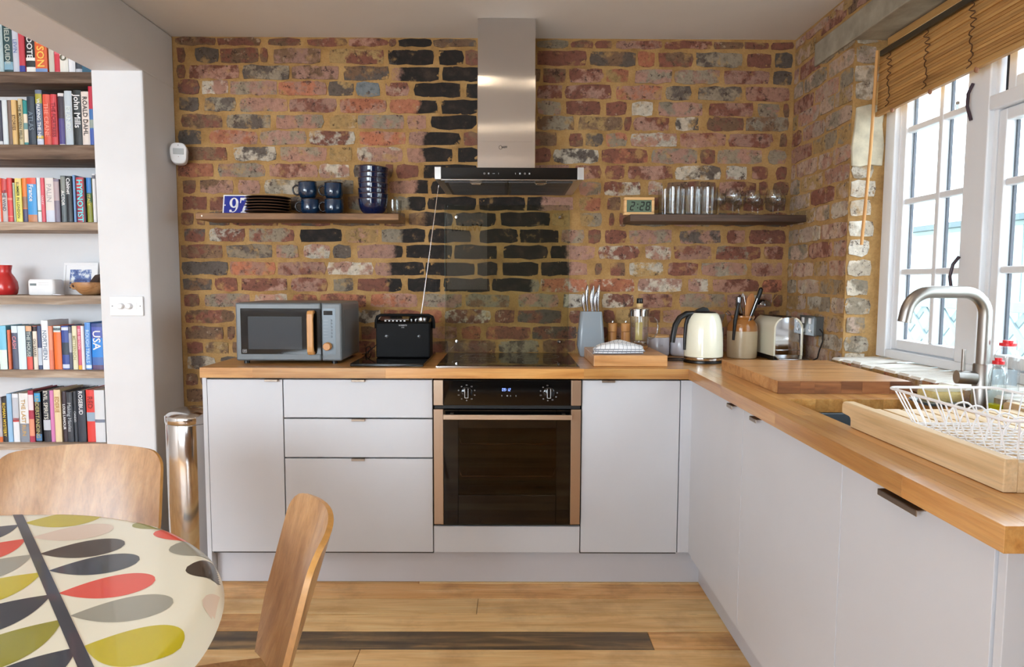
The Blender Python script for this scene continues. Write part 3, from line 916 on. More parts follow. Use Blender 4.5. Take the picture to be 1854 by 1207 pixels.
ob('post_return', G().box(XF + .003, -0.604, ZB, XF + .019, YF + .003, ZT), UNIT, t, bevel=.001)
tag(ob('plinth_board', G().box(-0.911, -0.512, 0.0, XF + .075, -0.497, 0.130), PLINTH, bevel=.001), 'long pale grey plinth board under the oven and drawers', 'plinth')
tag(ob('plinth_board', G().box(XF + .060, -2.27, 0.0, XF + .075, -0.515, 0.130), PLINTH, bevel=.001), 'pale grey plinth board under the window-side cabinets', 'plinth')
# window run: doors face -x
def rcarc(name, label, y0, y1):
    t = thing(name, label, 'cabinet', (1.33, (y0 + y1) / 2, 0.13))
    g = G()
    g.box(XF + .019, y0, .135, XR - .02, y0 + .016, WB - .16).box(XF + .019, y1 - .016, .135, XR - .02, y1, WB - .16).box(XF + .019, y0 + .016, .135, XR - .02, y1 - .016, .151)
    ob('carcass', g, GAP, t)
    return t
def rdoor(name, y0, y1, t, hy, ln=.053):
    d = ob(name, G().box(XF, y0 + .0006, ZB, XF + .018, y1 - .0006, ZT), UNIT, t, bevel=.0005, seg=1)
    pull(XF - .002, hy, ZT - .002, d, 'y', ln)
t = rcarc('base_cabinet', 'pale grey corner base cabinet under the big chopping board', -1.170, -0.606)
rdoor('door', -1.170, -0.606, t, -1.085)
t = rcarc('sink_cabinet', 'pale grey base cabinet under the sink', -1.812, -1.172)
rdoor('door', -1.812, -1.172, t, -1.300)
t = rcarc('dishwasher_cabinet', 'pale grey cabinet front with the long pull at the near end of the window run', -2.288, -1.814)
rdoor('door', -2.288, -1.814, t, -2.052, .128)
ob('end_panel', G().box(XF + .004, -2.308, 0.0, XR - .004, -2.290, WB - .001), UNIT, t, bevel=.001)

# ---------------------------------------------------------------- oak worktop of glued staves, one sink cut-out
SX0, SX1, SY0, SY1 = 1.143, 1.540, -1.700, -1.262   # sink opening
wt = thing('worktop', 'L-shaped oiled oak worktop of glued staves along both walls', 'worktop', (0.3, -0.3, WB))
r3 = random.Random(21)
def stave(x0, y0, x1, y1, m):
    ob('stave', G().box(x0, y0, WB, x1, y1, WT), m, wt, bevel=.0004, seg=1)
def run_x(x0, x1, y0, y1, first=None):
    x = x0
    L = first or r3.uniform(.25, .75)
    while x < x1 - 1e-4:
        e = min(x1, x + L)
        if x1 - e < .12: e = x1
        stave(x, y0, e, y1, OAK_X)
        x = e; L = r3.uniform(.45, .95)
def run_y(y0, y1, x0, x1, first=None):
    y = y1
    L = first or r3.uniform(.2, .6)
    while y > y0 + 1e-4:
        e = max(y0, y - L)
        if e - y0 < .12: e = y0
        stave(x0, e, x1, y, OAK_Y)
        y = e; L = r3.uniform(.3, .8)
ny = 14
yw = (0.578 - 0.006) / ny
for k in range(ny):
    y0 = -0.578 + k * yw
    run_x(-0.930, 1.640, y0, y0 + yw, first=(0.21 if k == 0 else None))
nx = 15
xw = (1.640 - 1.026) / nx
for k in range(nx):
    x0 = 1.026 + k * xw
    x1 = x0 + xw
    if x1 > SX0 + .001 and x0 < SX1 - .001:
        run_y(SY1, -0.579, x0, x1)
        if x0 < SX0: stave(x0, SY0, SX0, SY1, OAK_Y)
        if x1 > SX1: stave(SX1, SY0, x1, SY1, OAK_Y)
        run_y(-2.330, SY0, x0, x1)
    else:
        run_y(-2.330, -0.579, x0, x1, first=(.42 if k == 0 else None))
# undermounted sink
SINKM = plain(S(84, 92, 100), 0.35, name='grey_composite')
sk = thing('kitchen_sink', 'dark grey undermounted sink in the oak worktop by the window', 'sink', (1.34, -1.48, .70))
g = G()
a0, a1, b0, b1 = SX0 - .012, SX1 + .012, SY0 - .012, SY1 + .012
zt, zb = WB - .001, 0.715
g.box(a0, b0, zb, a0 + .012, b1, zt).box(a1 - .012, b0, zb, a1, b1, zt).box(a0 + .012, b0, zb, a1 - .012, b0 + .012, zt).box(a0 + .012, b1 - .012, zb, a1 - .012, b1, zt).box(a0 + .012, b0 + .012, zb, a1 - .012, b1 - .012, zb + .01)
ob('basin', g, SINKM, sk, bevel=.004)
ob('drain', G().lathe([(0, .0), (.034, .0), (.042, .004), (.042, .006), (.03, .003), (0, .003)], (1.34, -1.48, zb + .0105), 24), CHROME, sk, smooth=1)

# ---------------------------------------------------------------- oven
ov = thing('built_in_oven', 'black glass built-in oven with bronze side trims under the hob', 'oven', (0.3, -0.3, .26))
BG = BLACK_GLOSS
g = G().box(0.006, -0.535, .262, 0.597, -0.03, .268).box(0.006, -0.535, .268, .012, -0.03, .862).box(0.591, -0.535, .268, .597, -0.03, .862).box(.012, -.04, .268, .591, -.03, .862).box(.012, -.535, .735, .591, -.03, .741)
ob('oven_body', g, GAP, ov)
cp = ob('control_panel', G().box(0.0435, -0.575, .760, 0.5565, -0.54, .8625), BG, ov, bevel=.002)
for x0, x1 in ((.004, .0425), (.5575, .597)):
    ob('trim_strip', G().box(x0, -0.577, .760, x1, -0.54, .8625), BRONZE, ov, bevel=.0015)
ob('vent_slot', G().box(0.006, -0.562, .745, .595, -0.54, .759), plain(S(14, 14, 14), .5, name='oven_vent'), ov)
LED = glow('blue_clock_digits', (0.22, 0.34, 1.0, 1), 3.0)
seg7('clock_digits', '09:12', 0.279, -0.5757, .8185, .0115, LED, cp, 0.05)
for i, x in enumerate((.277, .297, .312, .334)):
    ob('touch_mark', G().box(x, -0.5755, .797, x + (.006 if i == 1 else .0025), -0.575, .802), GREY_MARK, cp)
for kx, side in ((0.137, 0), (0.467, 1)):
    k = ob('control_knob', G().lathe([(0, 0), (.0235, 0), (.0235, .004), (.021, .006), (0, .006)], (0, 0, 0), 32, Matrix.Translation((kx, -.575, .8115)) @ Matrix.Rotation(PI / 2, 4, 'X')), BG, cp, smooth=1)
    gg = G()
    gg.box(kx - .006, -.590, .792, kx + .006, -.580, .830)
    ob('grip', gg, BG, k, bevel=.002)
    gg = G()
    for sx in (-1, 1): gg.box(kx + sx * .0066 - .0006, -.5906, .793, kx + sx * .0066 + .0006, -.589, .830)
    gg.box(kx - .0066, -.5906, .7922, kx + .0066, -.589, .7934)
    ob('grip_outline', gg, WHITE, k)
    for j in range(10 if side == 0 else 9):
        an = PI / 2 + (2 * PI * j / 10 if side == 0 else (2 * PI * (j + .3) / 11))
        cx, cz = kx + .034 * math.cos(an), .8115 + .031 * math.sin(an)
        s2 = .0032
        if j % 3 == 0:
            q = G().box(cx - s2, -.5755, cz - .002, cx + s2, -.575, cz - .0012).box(cx - s2, -.5755, cz + .0012, cx + s2, -.575, cz + .002).box(cx - s2, -.5755, cz - .002, cx - s2 + .001, -.575, cz + .002).box(cx + s2 - .001, -.5755, cz - .002, cx + s2, -.575, cz + .002)
        elif j % 3 == 1: q = G().box(cx - s2, -.5755, cz - .001, cx + s2, -.575, cz + .0008).box(cx - .001, -.5755, cz - .0025, cx + .001, -.575, cz + .0025)
        else: q = G().lathe([(.0012, 0), (.0026, 0)], (0, 0, 0), 12, Matrix.Translation((cx, -.5753, cz)) @ Matrix.Rotation(PI / 2, 4, 'X'))
        ob('dial_mark', q, GREY_MARK, cp)
# door: black glass surround, tinted window, trims, bar handle
d = ob('oven_door', G().box(.0435, -.575, .270, .102, -.548, .742).box(.499, -.575, .270, .5565, -.548, .742).box(.102, -.575, .667, .499, -.548, .742).box(.102, -.575, .270, .499, -.548, .391), BG, ov, bevel=.0008, seg=1)
ob('door_window', G().box(.102, -.5745, .391, .499, -.570, .667), glass('tinted_oven_glass', (.50, .40, .30, 1), .8), d)
for x0, x1 in ((.004, .0425), (.5575, .597)):
    ob('trim_strip', G().box(x0, -0.577, .270, x1, -0.548, .744), BRONZE, d, bevel=.0015)
ob('handle', G().box(.047, -.622, .7105, .557, -.610, .7305).box(.07, -.611, .714, .085, -.575, .727).box(.52, -.611, .714, .535, -.575, .727), steel('pale_bronze_bar', (.68, .55, .43, 1), .3, 0, 0), d, bevel=.002)
WIRE = plain((.7, .66, .6, 1), .2, 1.0, name='oven_wire')
for z in (.455, .590):
    g = G().tube([(.10, -.52, z + .03), (.112, -.52, z), (.488, -.52, z), (.50, -.52, z + .03)], .003, 6)
    for k in range(12): g.tube([(.13 + k * .031, -.52, z), (.13 + k * .031, -.12, z)], .0016, 5)
    ob('wire_shelf', g, WIRE, ov, smooth=1)
ob('liner', G().box(.06, -.06, .30, .54, -.05, .72), plain(S(92, 74, 54), .5, name='enamel_liner'), ov)
f = thing('oven_filler_panel', 'pale grey filler panel below the oven door', 'filler panel', (.3, -.55, .146))
ob('filler', G().box(.001, YF, ZB, .599, YF + .018, .256), UNIT, f, bevel=.0012)

# ---------------------------------------------------------------- hob and splashback
hb = thing('induction_hob', 'flush black glass hob set in the oak worktop', 'hob', (.3, -.29, WT))
ob('glass_plate', G().box(.012, -.535, WT + .0003, .592, -.030, WT + .005), HOBGLASS, hb, bevel=.0015)
ob('trim_line', G().box(.010, -.538, WT + .0002, .594, -.535, WT + .0042), POLISHED, hb)
for cx, cy, rr in ((.16, -.18, .075), (.16, -.40, .095), (.44, -.18, .095), (.44, -.40, .075)):
    ob('zone_ring', G().lathe([(rr, .0), (rr + .0012, .0)], (cx, cy, WT + .00515), 48), plain(S(40, 38, 36), .3, name='zone_print'), hb)
sp = thing('glass_splashback', 'clear glass splashback panel screwed to the bricks behind the hob', 'splashback', (.295, -.015, WT))
ob('glass_panel', G().box(.000, -.021, WT + .002, .590, -.015, 1.618), SPLASH, sp)
for x in (-.0006, .590): ob('glass_edge', G().box(x, -.021, WT + .002, x + .0006, -.015, 1.618), plain(S(88, 112, 98), .2, name='green_glass_edge'), sp)
for x in (.056, .546):
    for z in (.969, 1.560):
        ob('fixing', G().lathe([(0, 0), (.0085, 0), (.0085, .006), (.007, .008), (0, .0085)], (0, 0, 0), 20, Matrix.Translation((x, -.021, z)) @ Matrix.Rotation(PI / 2, 4, 'X')), POLISHED, sp, smooth=1)
        ob('spacer', G().cyl((x, -.015, z), (x, -.001, z), .006, n=12), POLISHED, sp, smooth=1)

# ---------------------------------------------------------------- cooker hood
hd = thing('cooker_hood', 'brushed steel chimney cooker hood with black glass front over the hob', 'cooker hood', (.3, -.25, 1.66))
CH = steel('brushed_flue_steel', (0.60, 0.58, 0.57, 1), 0.14, 2, 0.0)
_b = CH.node_tree.nodes['Principled BSDF']
_b.inputs['Anisotropic'].default_value = 1.0
_tg = CH.node_tree.nodes.new('ShaderNodeCombineXYZ')
_tg.inputs[ANIS].default_value = 1.0
CH.node_tree.links.new(_tg.outputs[0], _b.inputs['Tangent'])
ob('flue_upper', G().box(.1665, -.2492, 2.13, .4165, -.002, CZ - .001), CH, hd, bevel=.002)
lo = ob('flue_lower', G().box(.165, -.251, 1.7145, .419, -.001, 2.150), CH, hd, bevel=.002)
txt('brand_name', 'NEFF', .0115, (.283, -.2514, 1.842), (1, 0, 0), (0, 0, 1), DARK_MARK, lo, .0004)
ob('brand_ring', G().lathe([(.0068, 0), (.0084, 0)], (0, 0, 0), 24, Matrix.Translation((.2665, -.2513, 1.841)) @ Matrix.Rotation(PI / 2, 4, 'X')), DARK_MARK, lo)
ob('film_outline', G().box(.185, -.2513, 1.866, .405, -.2511, 1.8664), plain(S(120, 112, 108), .4, name='film_edge'), lo)
cn = ob('canopy_body', G().box(.0055, -.498, 1.667, .6045, -.004, 1.7145), STEEL, hd, bevel=.002)
fp = ob('front_panel', G().box(.031, -.5035, 1.6675, .5795, -.499, 1.7135), BLACK_GLOSS, hd, bevel=.0008)
for x0, x1 in ((.005, .0305), (.580, .605)):
    ob('end_cap', G().box(x0, -.505, 1.666, x1, -.4985, 1.7155), STEEL, hd, bevel=.001)
ob('lower_lip', G().box(.03, -.5045, 1.6625, .58, -.4985, 1.6672), POLISHED, hd)
for i, x in enumerate((.205, .222, .242, .262, .330, .348, .368, .386)):
    q = G()
    if i in (0, 6): q.lathe([(.0022, 0), (.0036, 0)], (0, 0, 0), 14, Matrix.Translation((x, -.5038, 1.690)) @ Matrix.Rotation(PI / 2, 4, 'X'))
    elif i in (2,): q.box(x - .005, -.5039, 1.6892, x + .005, -.5035, 1.6908)
    elif i in (3, 4): q.box(x - .0008, -.5039, 1.687, x + .0008, -.5035, 1.693)
    else: q.box(x - .003, -.5039, 1.687, x + .003, -.5035, 1.693)
    ob('touch_icon', q, GREY_MARK, fp)
FILT = plain((.10, .10, .105, 1), .42, .6, .02, name='grease_filter_mesh')
for x0, x1 in ((.035, .165), (.170, .300), (.305, .435), (.440, .570)):
    pass
for x0, x1 in ((.04, .298), (.302, .565)):
    fi = ob('grease_filter', G().box(x0, -.455, 1.6600, x1, -.050, 1.6665), FILT, hd, bevel=.001)
    gg = G()
    for k in range(14):
        yy = -.44 + k * .028
        gg.box(x0 + .012, yy, 1.6592, x1 - .012, yy + .012, 1.6600)
    ob('filter_slat', gg, plain((.07, .07, .075, 1), .4, .6, name='filter_louvre'), fi)
    xm = (x0 + x1) / 2
    ob('latch', G().box(xm - .024, -.470, 1.6560, xm + .024, -.452, 1.6665).box(xm - .018, -.452, 1.6530, xm + .018, -.440, 1.660), POLISHED, fi, bevel=.001)

# ---------------------------------------------------------------- wall shelves
ls = tag(ob('wall_shelf', G().box(-1.100, -.200, 1.529, -.190, -.008, 1.558), SHELF_BROWN, bevel=.003), 'rough brown plank shelf holding the blue crockery', 'shelf')
ob('screw_head', G().cyl((-1.070, -.2006, 1.5445), (-1.070, -.199, 1.5445), .0030, n=12), PULL, ls)
rs = tag(ob('wall_shelf', G().box(.848, -.200, 1.529, 1.641, -.008, 1.560), SHELF_DARK, bevel=.003), 'dark plank shelf holding the glasses in the corner', 'shelf')
SH, SHR = 1.5585, 1.5605

# ---------------------------------------------------------------- left shelf contents
sg = thing('house_number_plate', 'blue enamel number plate leaning against the bricks on the left plank shelf', 'sign', (-.96, -.03, SH))
BLUE = plain(S(20, 44, 150), .18, name='blue_enamel', coat=.5)
lean = Matrix.Translation((-1.036, -.062, SH)) @ Matrix.Rotation(-.20, 4, 'X')
ob('plate', G().box(0, 0, 0, .150, .002, .100, M=lean), WHITE, sg, bevel=.0006)
ob('blue_field', G().box(.006, -.0006, .0055, .144, 0, .0945, M=lean), BLUE, sg)
def poly9(cx, cz, h):
    # bold serif figure nine: outer bowl, counter, tail ending in a ball
    g = G(); n = 36
    out, inn = [], []
    for k in range(n):
        a = 2 * PI * k / n
        out.append((cx + .285 * h * math.cos(a), cz + .66 * h + .335 * h * math.sin(a)))
        inn.append((cx + .125 * h * math.cos(a), cz + .67 * h + .262 * h * math.sin(a)))
    vs = [(x, -.0012, z) for x, z in out] + [(x, -.0012, z) for x, z in inn]
    g.add(vs, [(k, (k + 1) % n, n + (k + 1) % n, n + k) for k in range(n)], lean)
    tail_o, tail_i = [], []
    for k in range(15):
        t = k / 14
        a = 0.05 - t * 2.25
        tail_o.append((cx - .06 * h + .345 * h * math.cos(a), cz + .55 * h + .53 * h * math.sin(a) * 1.0))
        tail_i.append((cx - .06 * h + (.345 - .155 * (1 - t * .75)) * h * math.cos(a), cz + .55 * h + (.53 - .03 - .03 * t) * h * math.sin(a)))
    vs = [(x, -.0012, z) for x, z in tail_o] + [(x, -.0012, z) for x, z in tail_i]
    g.add(vs, [(k, k + 1, 16 + k, 15 + k) for k in range(14)], lean)
    bx, bz = cx - .20 * h, cz + .115 * h
    g.add([(bx + .085 * h * math.cos(2 * PI * k / 16), -.0013, bz + .085 * h * math.sin(2 * PI * k / 16)) for k in range(16)], [tuple(range(16))], lean)
    return g
def poly7(cx, cz, h):
    g = G()
    g.add([(cx - .27 * h, -.0012, cz + .83 * h), (cx + .31 * h, -.0012, cz + .83 * h), (cx + .31 * h, -.0012, cz + h), (cx - .27 * h, -.0012, cz + h)], [(0, 1, 2, 3)], lean)
    g.add([(cx - .27 * h, -.0012, cz + .64 * h), (cx - .225 * h, -.0012, cz + .64 * h), (cx - .19 * h, -.0012, cz + .83 * h), (cx - .27 * h, -.0012, cz + .83 * h)], [(0, 1, 2, 3)], lean)
    L, Rr = [], []
    for k in range(9):
        t = k / 8
        L.append((cx + .22 * h - .33 * h * (1 - (1 - t) ** 1.7), cz + .84 * h - .78 * h * t))
        Rr.append((cx + .31 * h - .24 * h * (1 - (1 - t) ** 1.9), cz + .84 * h - .78 * h * t))
    g.add([(x, -.0012, z) for x, z in L] + [(x, -.0012, z) for x, z in Rr], [(k, 9 + k, 10 + k, k + 1) for k in range(8)], lean)
    g.add([(cx - .20 * h, -.0012, cz), (cx + .17 * h, -.0012, cz), (cx + .17 * h, -.0012, cz + .045 * h), (cx + .09 * h, -.0012, cz + .09 * h), (cx - .12 * h, -.0012, cz + .09 * h), (cx - .20 * h, -.0012, cz + .045 * h)], [(0, 1, 2, 3, 4, 5)], lean)
    return g
ob('figure', poly9(.052, .014, .072), WHITE, sg)
ob('figure', poly7(.100, .014, .072), WHITE, sg)
ob('screw_hole', G().lathe([(.0, 0), (.003, 0)], (0, 0, 0), 12, lean @ Matrix.Translation((.0105, -.0012, .05)) @ Matrix.Rotation(PI / 2, 4, 'X')), WHITE, sg)

DKPLATE = plain(S(22, 17, 16), .12, var=.15, name='dark_glazed_stoneware', coat=.4)
RIM = plain(S(92, 66, 50), .25, name='bare_clay_rim')
NAVY = plain(S(13, 24, 56), .10, var=.45, scale=18.0, name='navy_reactive_glaze', coat=.5)
TEAL = plain(S(16, 44, 72), .10, var=.45, scale=20.0, name='teal_blue_glaze', coat=.5)
def make_plate():
    t = thing('dinner_plate', 'x', 'plate', (-.807, -.105, SH), 'plates stacked on the left shelf')
    pr = [(0, 0), (.058, 0), (.062, .0025), (.094, .0085), (.1000, .0125), (.0995, .0145), (.093, .0125), (.062, .0062), (.0, .0055)]
    ob('dish', G().lathe(pr, (-.807, -.105, SH), 44), DKPLATE, t, smooth=1)
    ob('rim', G().lathe([(.0996, .0118), (.1012, .0133), (.1004, .0150), (.0990, .0140)], (-.807, -.105, SH), 44), RIM, t, smooth=1)
    return t
ORD = ['lowest', 'second', 'third', 'fourth', 'fifth', 'sixth', 'seventh']
p0 = make_plate()
for k in range(6):
    t = p0 if k == 0 else clone(p0)
    t.location = (-.807 + (.002 if k % 2 else -.0015), -.105, SH + k * .0128)
    t['label'] = 'dark glazed dinner plate, %s of the stack from the shelf up' % ORD[k] if k < 5 else 'dark glazed dinner plate on top of the plate stack'
def make_mug(x, y):
    t = thing('mug', 'x', 'mug', (x, y, SH), 'mugs stacked on the left shelf')
    pr = [(0, .0), (.030, .0), (.034, .003), (.0415, .018), (.0435, .034), (.0420, .052), (.0415, .071), (.0395, .0725), (.0385, .069), (.039, .05), (.039, .02), (.030, .006), (0, .006)]
    ob('body', G().lathe(pr, (x, y, SH), 36), TEAL, t, smooth=1)
    ob('rim', G().lathe([(.0416, .0690), (.0424, .0722), (.0405, .0742), (.0388, .0722)], (x, y, SH), 36), plain(S(40, 26, 22), .2, name='dark_mug_rim'), t, smooth=1)
    hp = [(x - .040, y - .004, SH + .058), (x - .052, y - .006, SH + .060), (x - .064, y - .008, SH + .050), (x - .066, y - .008, SH + .036), (x - .060, y - .007, SH + .022), (x - .050, y - .006, SH + .016), (x - .041, y - .004, SH + .018)]
    ob('handle', G().tube(hp, [.0048, .0044, .0042, .0042, .0042, .0044, .005], 10), plain(S(26, 20, 24), .15, name='dark_mug_handle'), t, smooth=1)
    return t
m0 = make_mug(-.613, -.100)
m0['label'] = 'blue glazed mug under the tilted mug beside the plates'
m1 = clone(m0); m1.location = (-.6220, -.100, SH + .0742); m1.rotation_euler = (0, -.05, 0); m1['label'] = 'blue glazed mug tilted on top of the mug beside the plates'
m1.location.z += .0032
m2 = clone(m0); m2.location = (-.505, -.098, SH); m2['label'] = 'blue glazed mug at the bottom of the stack nearer the bowls'
m3 = clone(m0); m3.location = (-.505, -.098, SH + .0742); m3['label'] = 'blue glazed mug on top of the stack nearer the bowls'
def make_bowl():
    c = (-.322, -.105, SH)
    t = thing('cereal_bowl', 'x', 'bowl', c, 'bowls stacked on the left shelf')
    pr = [(0, 0), (.036, 0), (.040, .002), (.0405, .006), (.052, .016), (.0615, .034), (.0655, .056), (.0670, .072), (.0655, .0735), (.0645, .070), (.0635, .055), (.058, .034), (.046, .017), (.0, .010)]
    ob('body', G().lathe(pr, c, 40), NAVY, t, smooth=1)
    ob('rim', G().lathe([(.0672, .0700), (.0680, .0725), (.0664, .0745), (.0648, .0722)], c, 40), plain(S(58, 44, 50), .2, name='brown_bowl_rim'), t, smooth=1)
    return t
b0 = make_bowl()
for k in range(7):
    t = b0 if k == 0 else clone(b0)
    t.location = (-.322 + (.0015 if k % 2 else -.001), -.105, SH + k * .0233)
    if k == 6: t.rotation_euler = (0.0, .06, 0); t.location.z += .0048
    t['label'] = ('deep navy glazed bowl, %s of the bowl stack from the shelf up' % ORD[k]) if k < 6 else 'deep navy glazed bowl tipped on top of the bowl stack'
gd = thing('glass_dish', 'clear glass dish standing behind the stack of navy bowls', 'dish', (-.245, -.052, SH))
ob('bowl', G().lathe([(0, 0), (.02, 0), (.030, .008), (.0345, .03), (.036, .075), (.0350, .075), (.033, .03), (.029, .010), (.019, .003), (0, .003)], (-.236, -.046, SH), 32), CLEAR, gd, smooth=1)

# ---------------------------------------------------------------- right shelf contents
ck = thing('desk_clock', 'small wooden digital clock at the end of the dark plank shelf', 'clock', (.896, -.12, SHR))
cx0, cx1, cz0, cz1 = .8265, .965, SHR, SHR + .080
LIGHTW = wood('pale_beech_case', S(212, 160, 100), S(230, 182, 122), S(238, 198, 142), 0, 1.0, .45, rnd=.02)
ob('case', G().box(cx0, -.160, cz0, cx1, -.125, cz0 + .013).box(cx0, -.160, cz1 - .013, cx1, -.125, cz1).box(cx0, -.160, cz0 + .013, cx0 + .013, -.125, cz1 - .013).box(cx1 - .013, -.160, cz0 + .013, cx1, -.125, cz1 - .013).box(cx0 + .013, -.135, cz0 + .013, cx1 - .013, -.125, cz1 - .013), LIGHTW, ck, bevel=.003)
ob('display', G().box(cx0 + .013, -.156, cz0 + .013, cx1 - .013, -.150, cz1 - .013), plain(S(96, 116, 98), .3, name='lcd_green'), ck)
seg7('digits', '2:28', cx0 + .026, -.1565, cz0 + .020, .040, plain(S(10, 13, 10), .5, name='lcd_digit'), ck, .12)

def make_tumbler(x, y):
    t = thing('glass_tumbler', 'x', 'glass', (x, y, SHR), 'straight tumblers on the dark shelf')
    pr = [(0, 0), (.034, 0), (.0365, .002), (.0375, .008), (.0405, .128), (.0392, .1285), (.0360, .012), (.034, .009), (0, .009)]
    ob('body', G().lathe(pr, (x, y, SHR), 32), CLEAR, t, smooth=1)
    return t
g0 = make_tumbler(1.062, -.125)
for k, (x, y, lb) in enumerate([(1.062, -.125, 'front straight glass tumbler beside the wooden clock'), (1.149, -.122, 'middle of the three front straight glass tumblers'), (1.222, -.120, 'front straight glass tumbler beside the stemmed glasses'),
                                (1.045, -.045, 'straight glass tumbler behind the one beside the clock'), (1.128, -.043, 'straight glass tumbler behind the middle front one'), (1.205, -.043, 'straight glass tumbler behind the one beside the stemmed glasses')]):
    t = g0 if k == 0 else clone(g0)
    t.location = (x, y, SHR); t['label'] = lb
def make_wine(x, y):
    t = thing('wine_glass', 'x', 'glass', (x, y, SHR), 'stemmed glasses on the dark shelf')
    ob('bowl', G().lathe([(.004, .052), (.014, .055), (.028, .064), (.036, .078), (.0375, .092), (.034, .112), (.0305, .124), (.0297, .124), (.033, .111), (.0363, .092), (.0348, .079), (.027, .066), (.0, .058)], (x, y, SHR), 28), CLEAR, t, smooth=1)
    ob('stem', G().lathe([(.012, .006), (.0055, .014), (.004, .026), (.0052, .036), (.0042, .044), (.007, .053)], (x, y, SHR), 16), CLEAR, t, smooth=1)
    ob('foot', G().lathe([(0, 0), (.028, 0), (.029, .0015), (.012, .006), (0, .008)], (x, y, SHR), 28), CLEAR, t, smooth=1)
    return t
w0 = make_wine(1.330, -.130)
for k, (x, y, s, lb) in enumerate([(1.330, -.130, 1.0, 'front stemmed wine glass beside the straight tumblers'), (1.420, -.128, .93, 'middle front stemmed wine glass on the dark shelf'), (1.515, -.130, .95, 'front stemmed wine glass beside the corner'),
                                   (1.290, -.048, .92, 'stemmed wine glass at the back beside the tumblers'), (1.385, -.046, .9, 'stemmed wine glass at the back between front two'), (1.475, -.046, .88, 'stemmed wine glass at the back nearer the corner'), (1.570, -.050, .9, 'stemmed wine glass at the back in the corner')]):
    t = w0 if k == 0 else clone(w0)
    t.location = (x, y, SHR); t.scale = (s, s, s); t['label'] = lb
# ---------------------------------------------------------------- things on the worktop, left to right
GREYM = plain(S(100, 105, 108), .34, .0, .03, name='slate_grey_enamel')
mw = thing('microwave_oven', 'grey microwave with wooden handle on the left of the worktop', 'microwave', (-.61, -.28, WT))
MX0, MX1, MY0, MY1, MZ0, MZ1 = -.832, -.392, -.452, -.110, .922, 1.166
ob('casing', G().box(MX0, MY0 + .012, MZ0, MX1, MY1, MZ1), GREYM, mw, bevel=.012, seg=3)
DX = -.476
dr = ob('door', G().box(MX0, MY0, MZ0 + .001, DX - .0012, MY0 + .022, MZ1 - .001), GREYM, mw, bevel=.007, seg=3)
gl = ob('door_glass', G().box(MX0 + .021, MY0 - .0012, .951, DX - .002, MY0 + .002, 1.142), BLACK_GLOSS, dr, bevel=.001)
ob('viewing_mesh', G().box(-.780, MY0 - .0018, .972, -.556, MY0 - .001, 1.108), plain(S(60, 66, 72), .06, name='perforated_mesh'), gl)
lm = G()
for a in ((-.805, .957, -.787, .959), (-.805, .969, -.787, .971), (-.805, .957, -.803, .971), (-.789, .957, -.787, .971), (-.801, .962, -.791, .966)):
    lm.box(a[0], MY0 - .0016, a[1], a[2], MY0 - .0010, a[3])
ob('square_emblem', lm, GREY_MARK, gl)
hpts = [(-.511, MY0 - .002, 1.128), (-.513, MY0 - .024, 1.122), (-.513, MY0 - .028, 1.10), (-.513, MY0 - .028, .985), (-.513, MY0 - .024, .962), (-.511, MY0 - .002, .956)]
hg = G()
zs = [(1.135, .000), (1.134, .026), (1.120, .034), (1.100, .036), (.985, .036), (.965, .034), (.951, .026), (.950, .000), (.962, .000), (.966, .014), (.985, .022), (1.100, .022), (1.118, .014), (1.122, .000)]
hg.prism([(MY0 - d, z) for z, d in zs], -.527, -.501, 0)
ob('handle', hg, BEECH, dr, bevel=.004, seg=3)
pn = ob('control_panel', G().box(DX + .0012, MY0, MZ0 + .001, MX1, MY0 + .022, MZ1 - .001), GREYM, mw, bevel=.007, seg=3)
ob('panel_plate', G().box(DX + .006, MY0 - .0008, .951, -.416, MY0 + .001, 1.142), plain(S(92, 99, 104), .3, .3, name='panel_grey'), pn)
ob('display', G().box(DX + .011, MY0 - .0014, 1.115, -.428, MY0, 1.133), BLACK_GLOSS, pn)
for k in range(6):
    z = 1.093 - k * .0135
    ob('button', G().box(-.437, MY0 - .003, z - .004, -.430, MY0 - .0005, z + .004), plain(S(84, 90, 95), .3, .3, name='button_grey'), pn, bevel=.001)
    ob('button_caption', G().box(-.466, MY0 - .0012, z - .0005, -.446, MY0 - .0007, z + .0005), GREY_MARK, pn)
kb = ob('dial_knob', G().lathe([(0, .024), (.014, .024), (.0165, .021), (.017, 0), (0, 0)], (0, 0, 0), 32, Matrix.Translation((-.449, MY0, .985)) @ Matrix.Rotation(PI / 2, 4, 'X')), BEECH, pn, smooth=1)
for k in range(9):
    z = 1.03 + k * .01
    pass
sd = G()
for k in range(9): sd.box(MX1 - .001, -.36 + k * .016, .99, MX1 + .0006, -.352 + k * .016, 1.09)
ob('side_press', G().box(MX1 - .002, -.40, .955, MX1 + .0012, -.14, 1.135), plain(S(94, 99, 103), .36, .0, name='slate_grey_side'), mw, bevel=.001)
for x in (-.80, -.43):
    for y in (-.42, -.14):
        ob('foot', G().cyl((x, y, WT + .0004), (x, y, MZ0 + .004), .012, n=14), BLACK, mw, smooth=1)

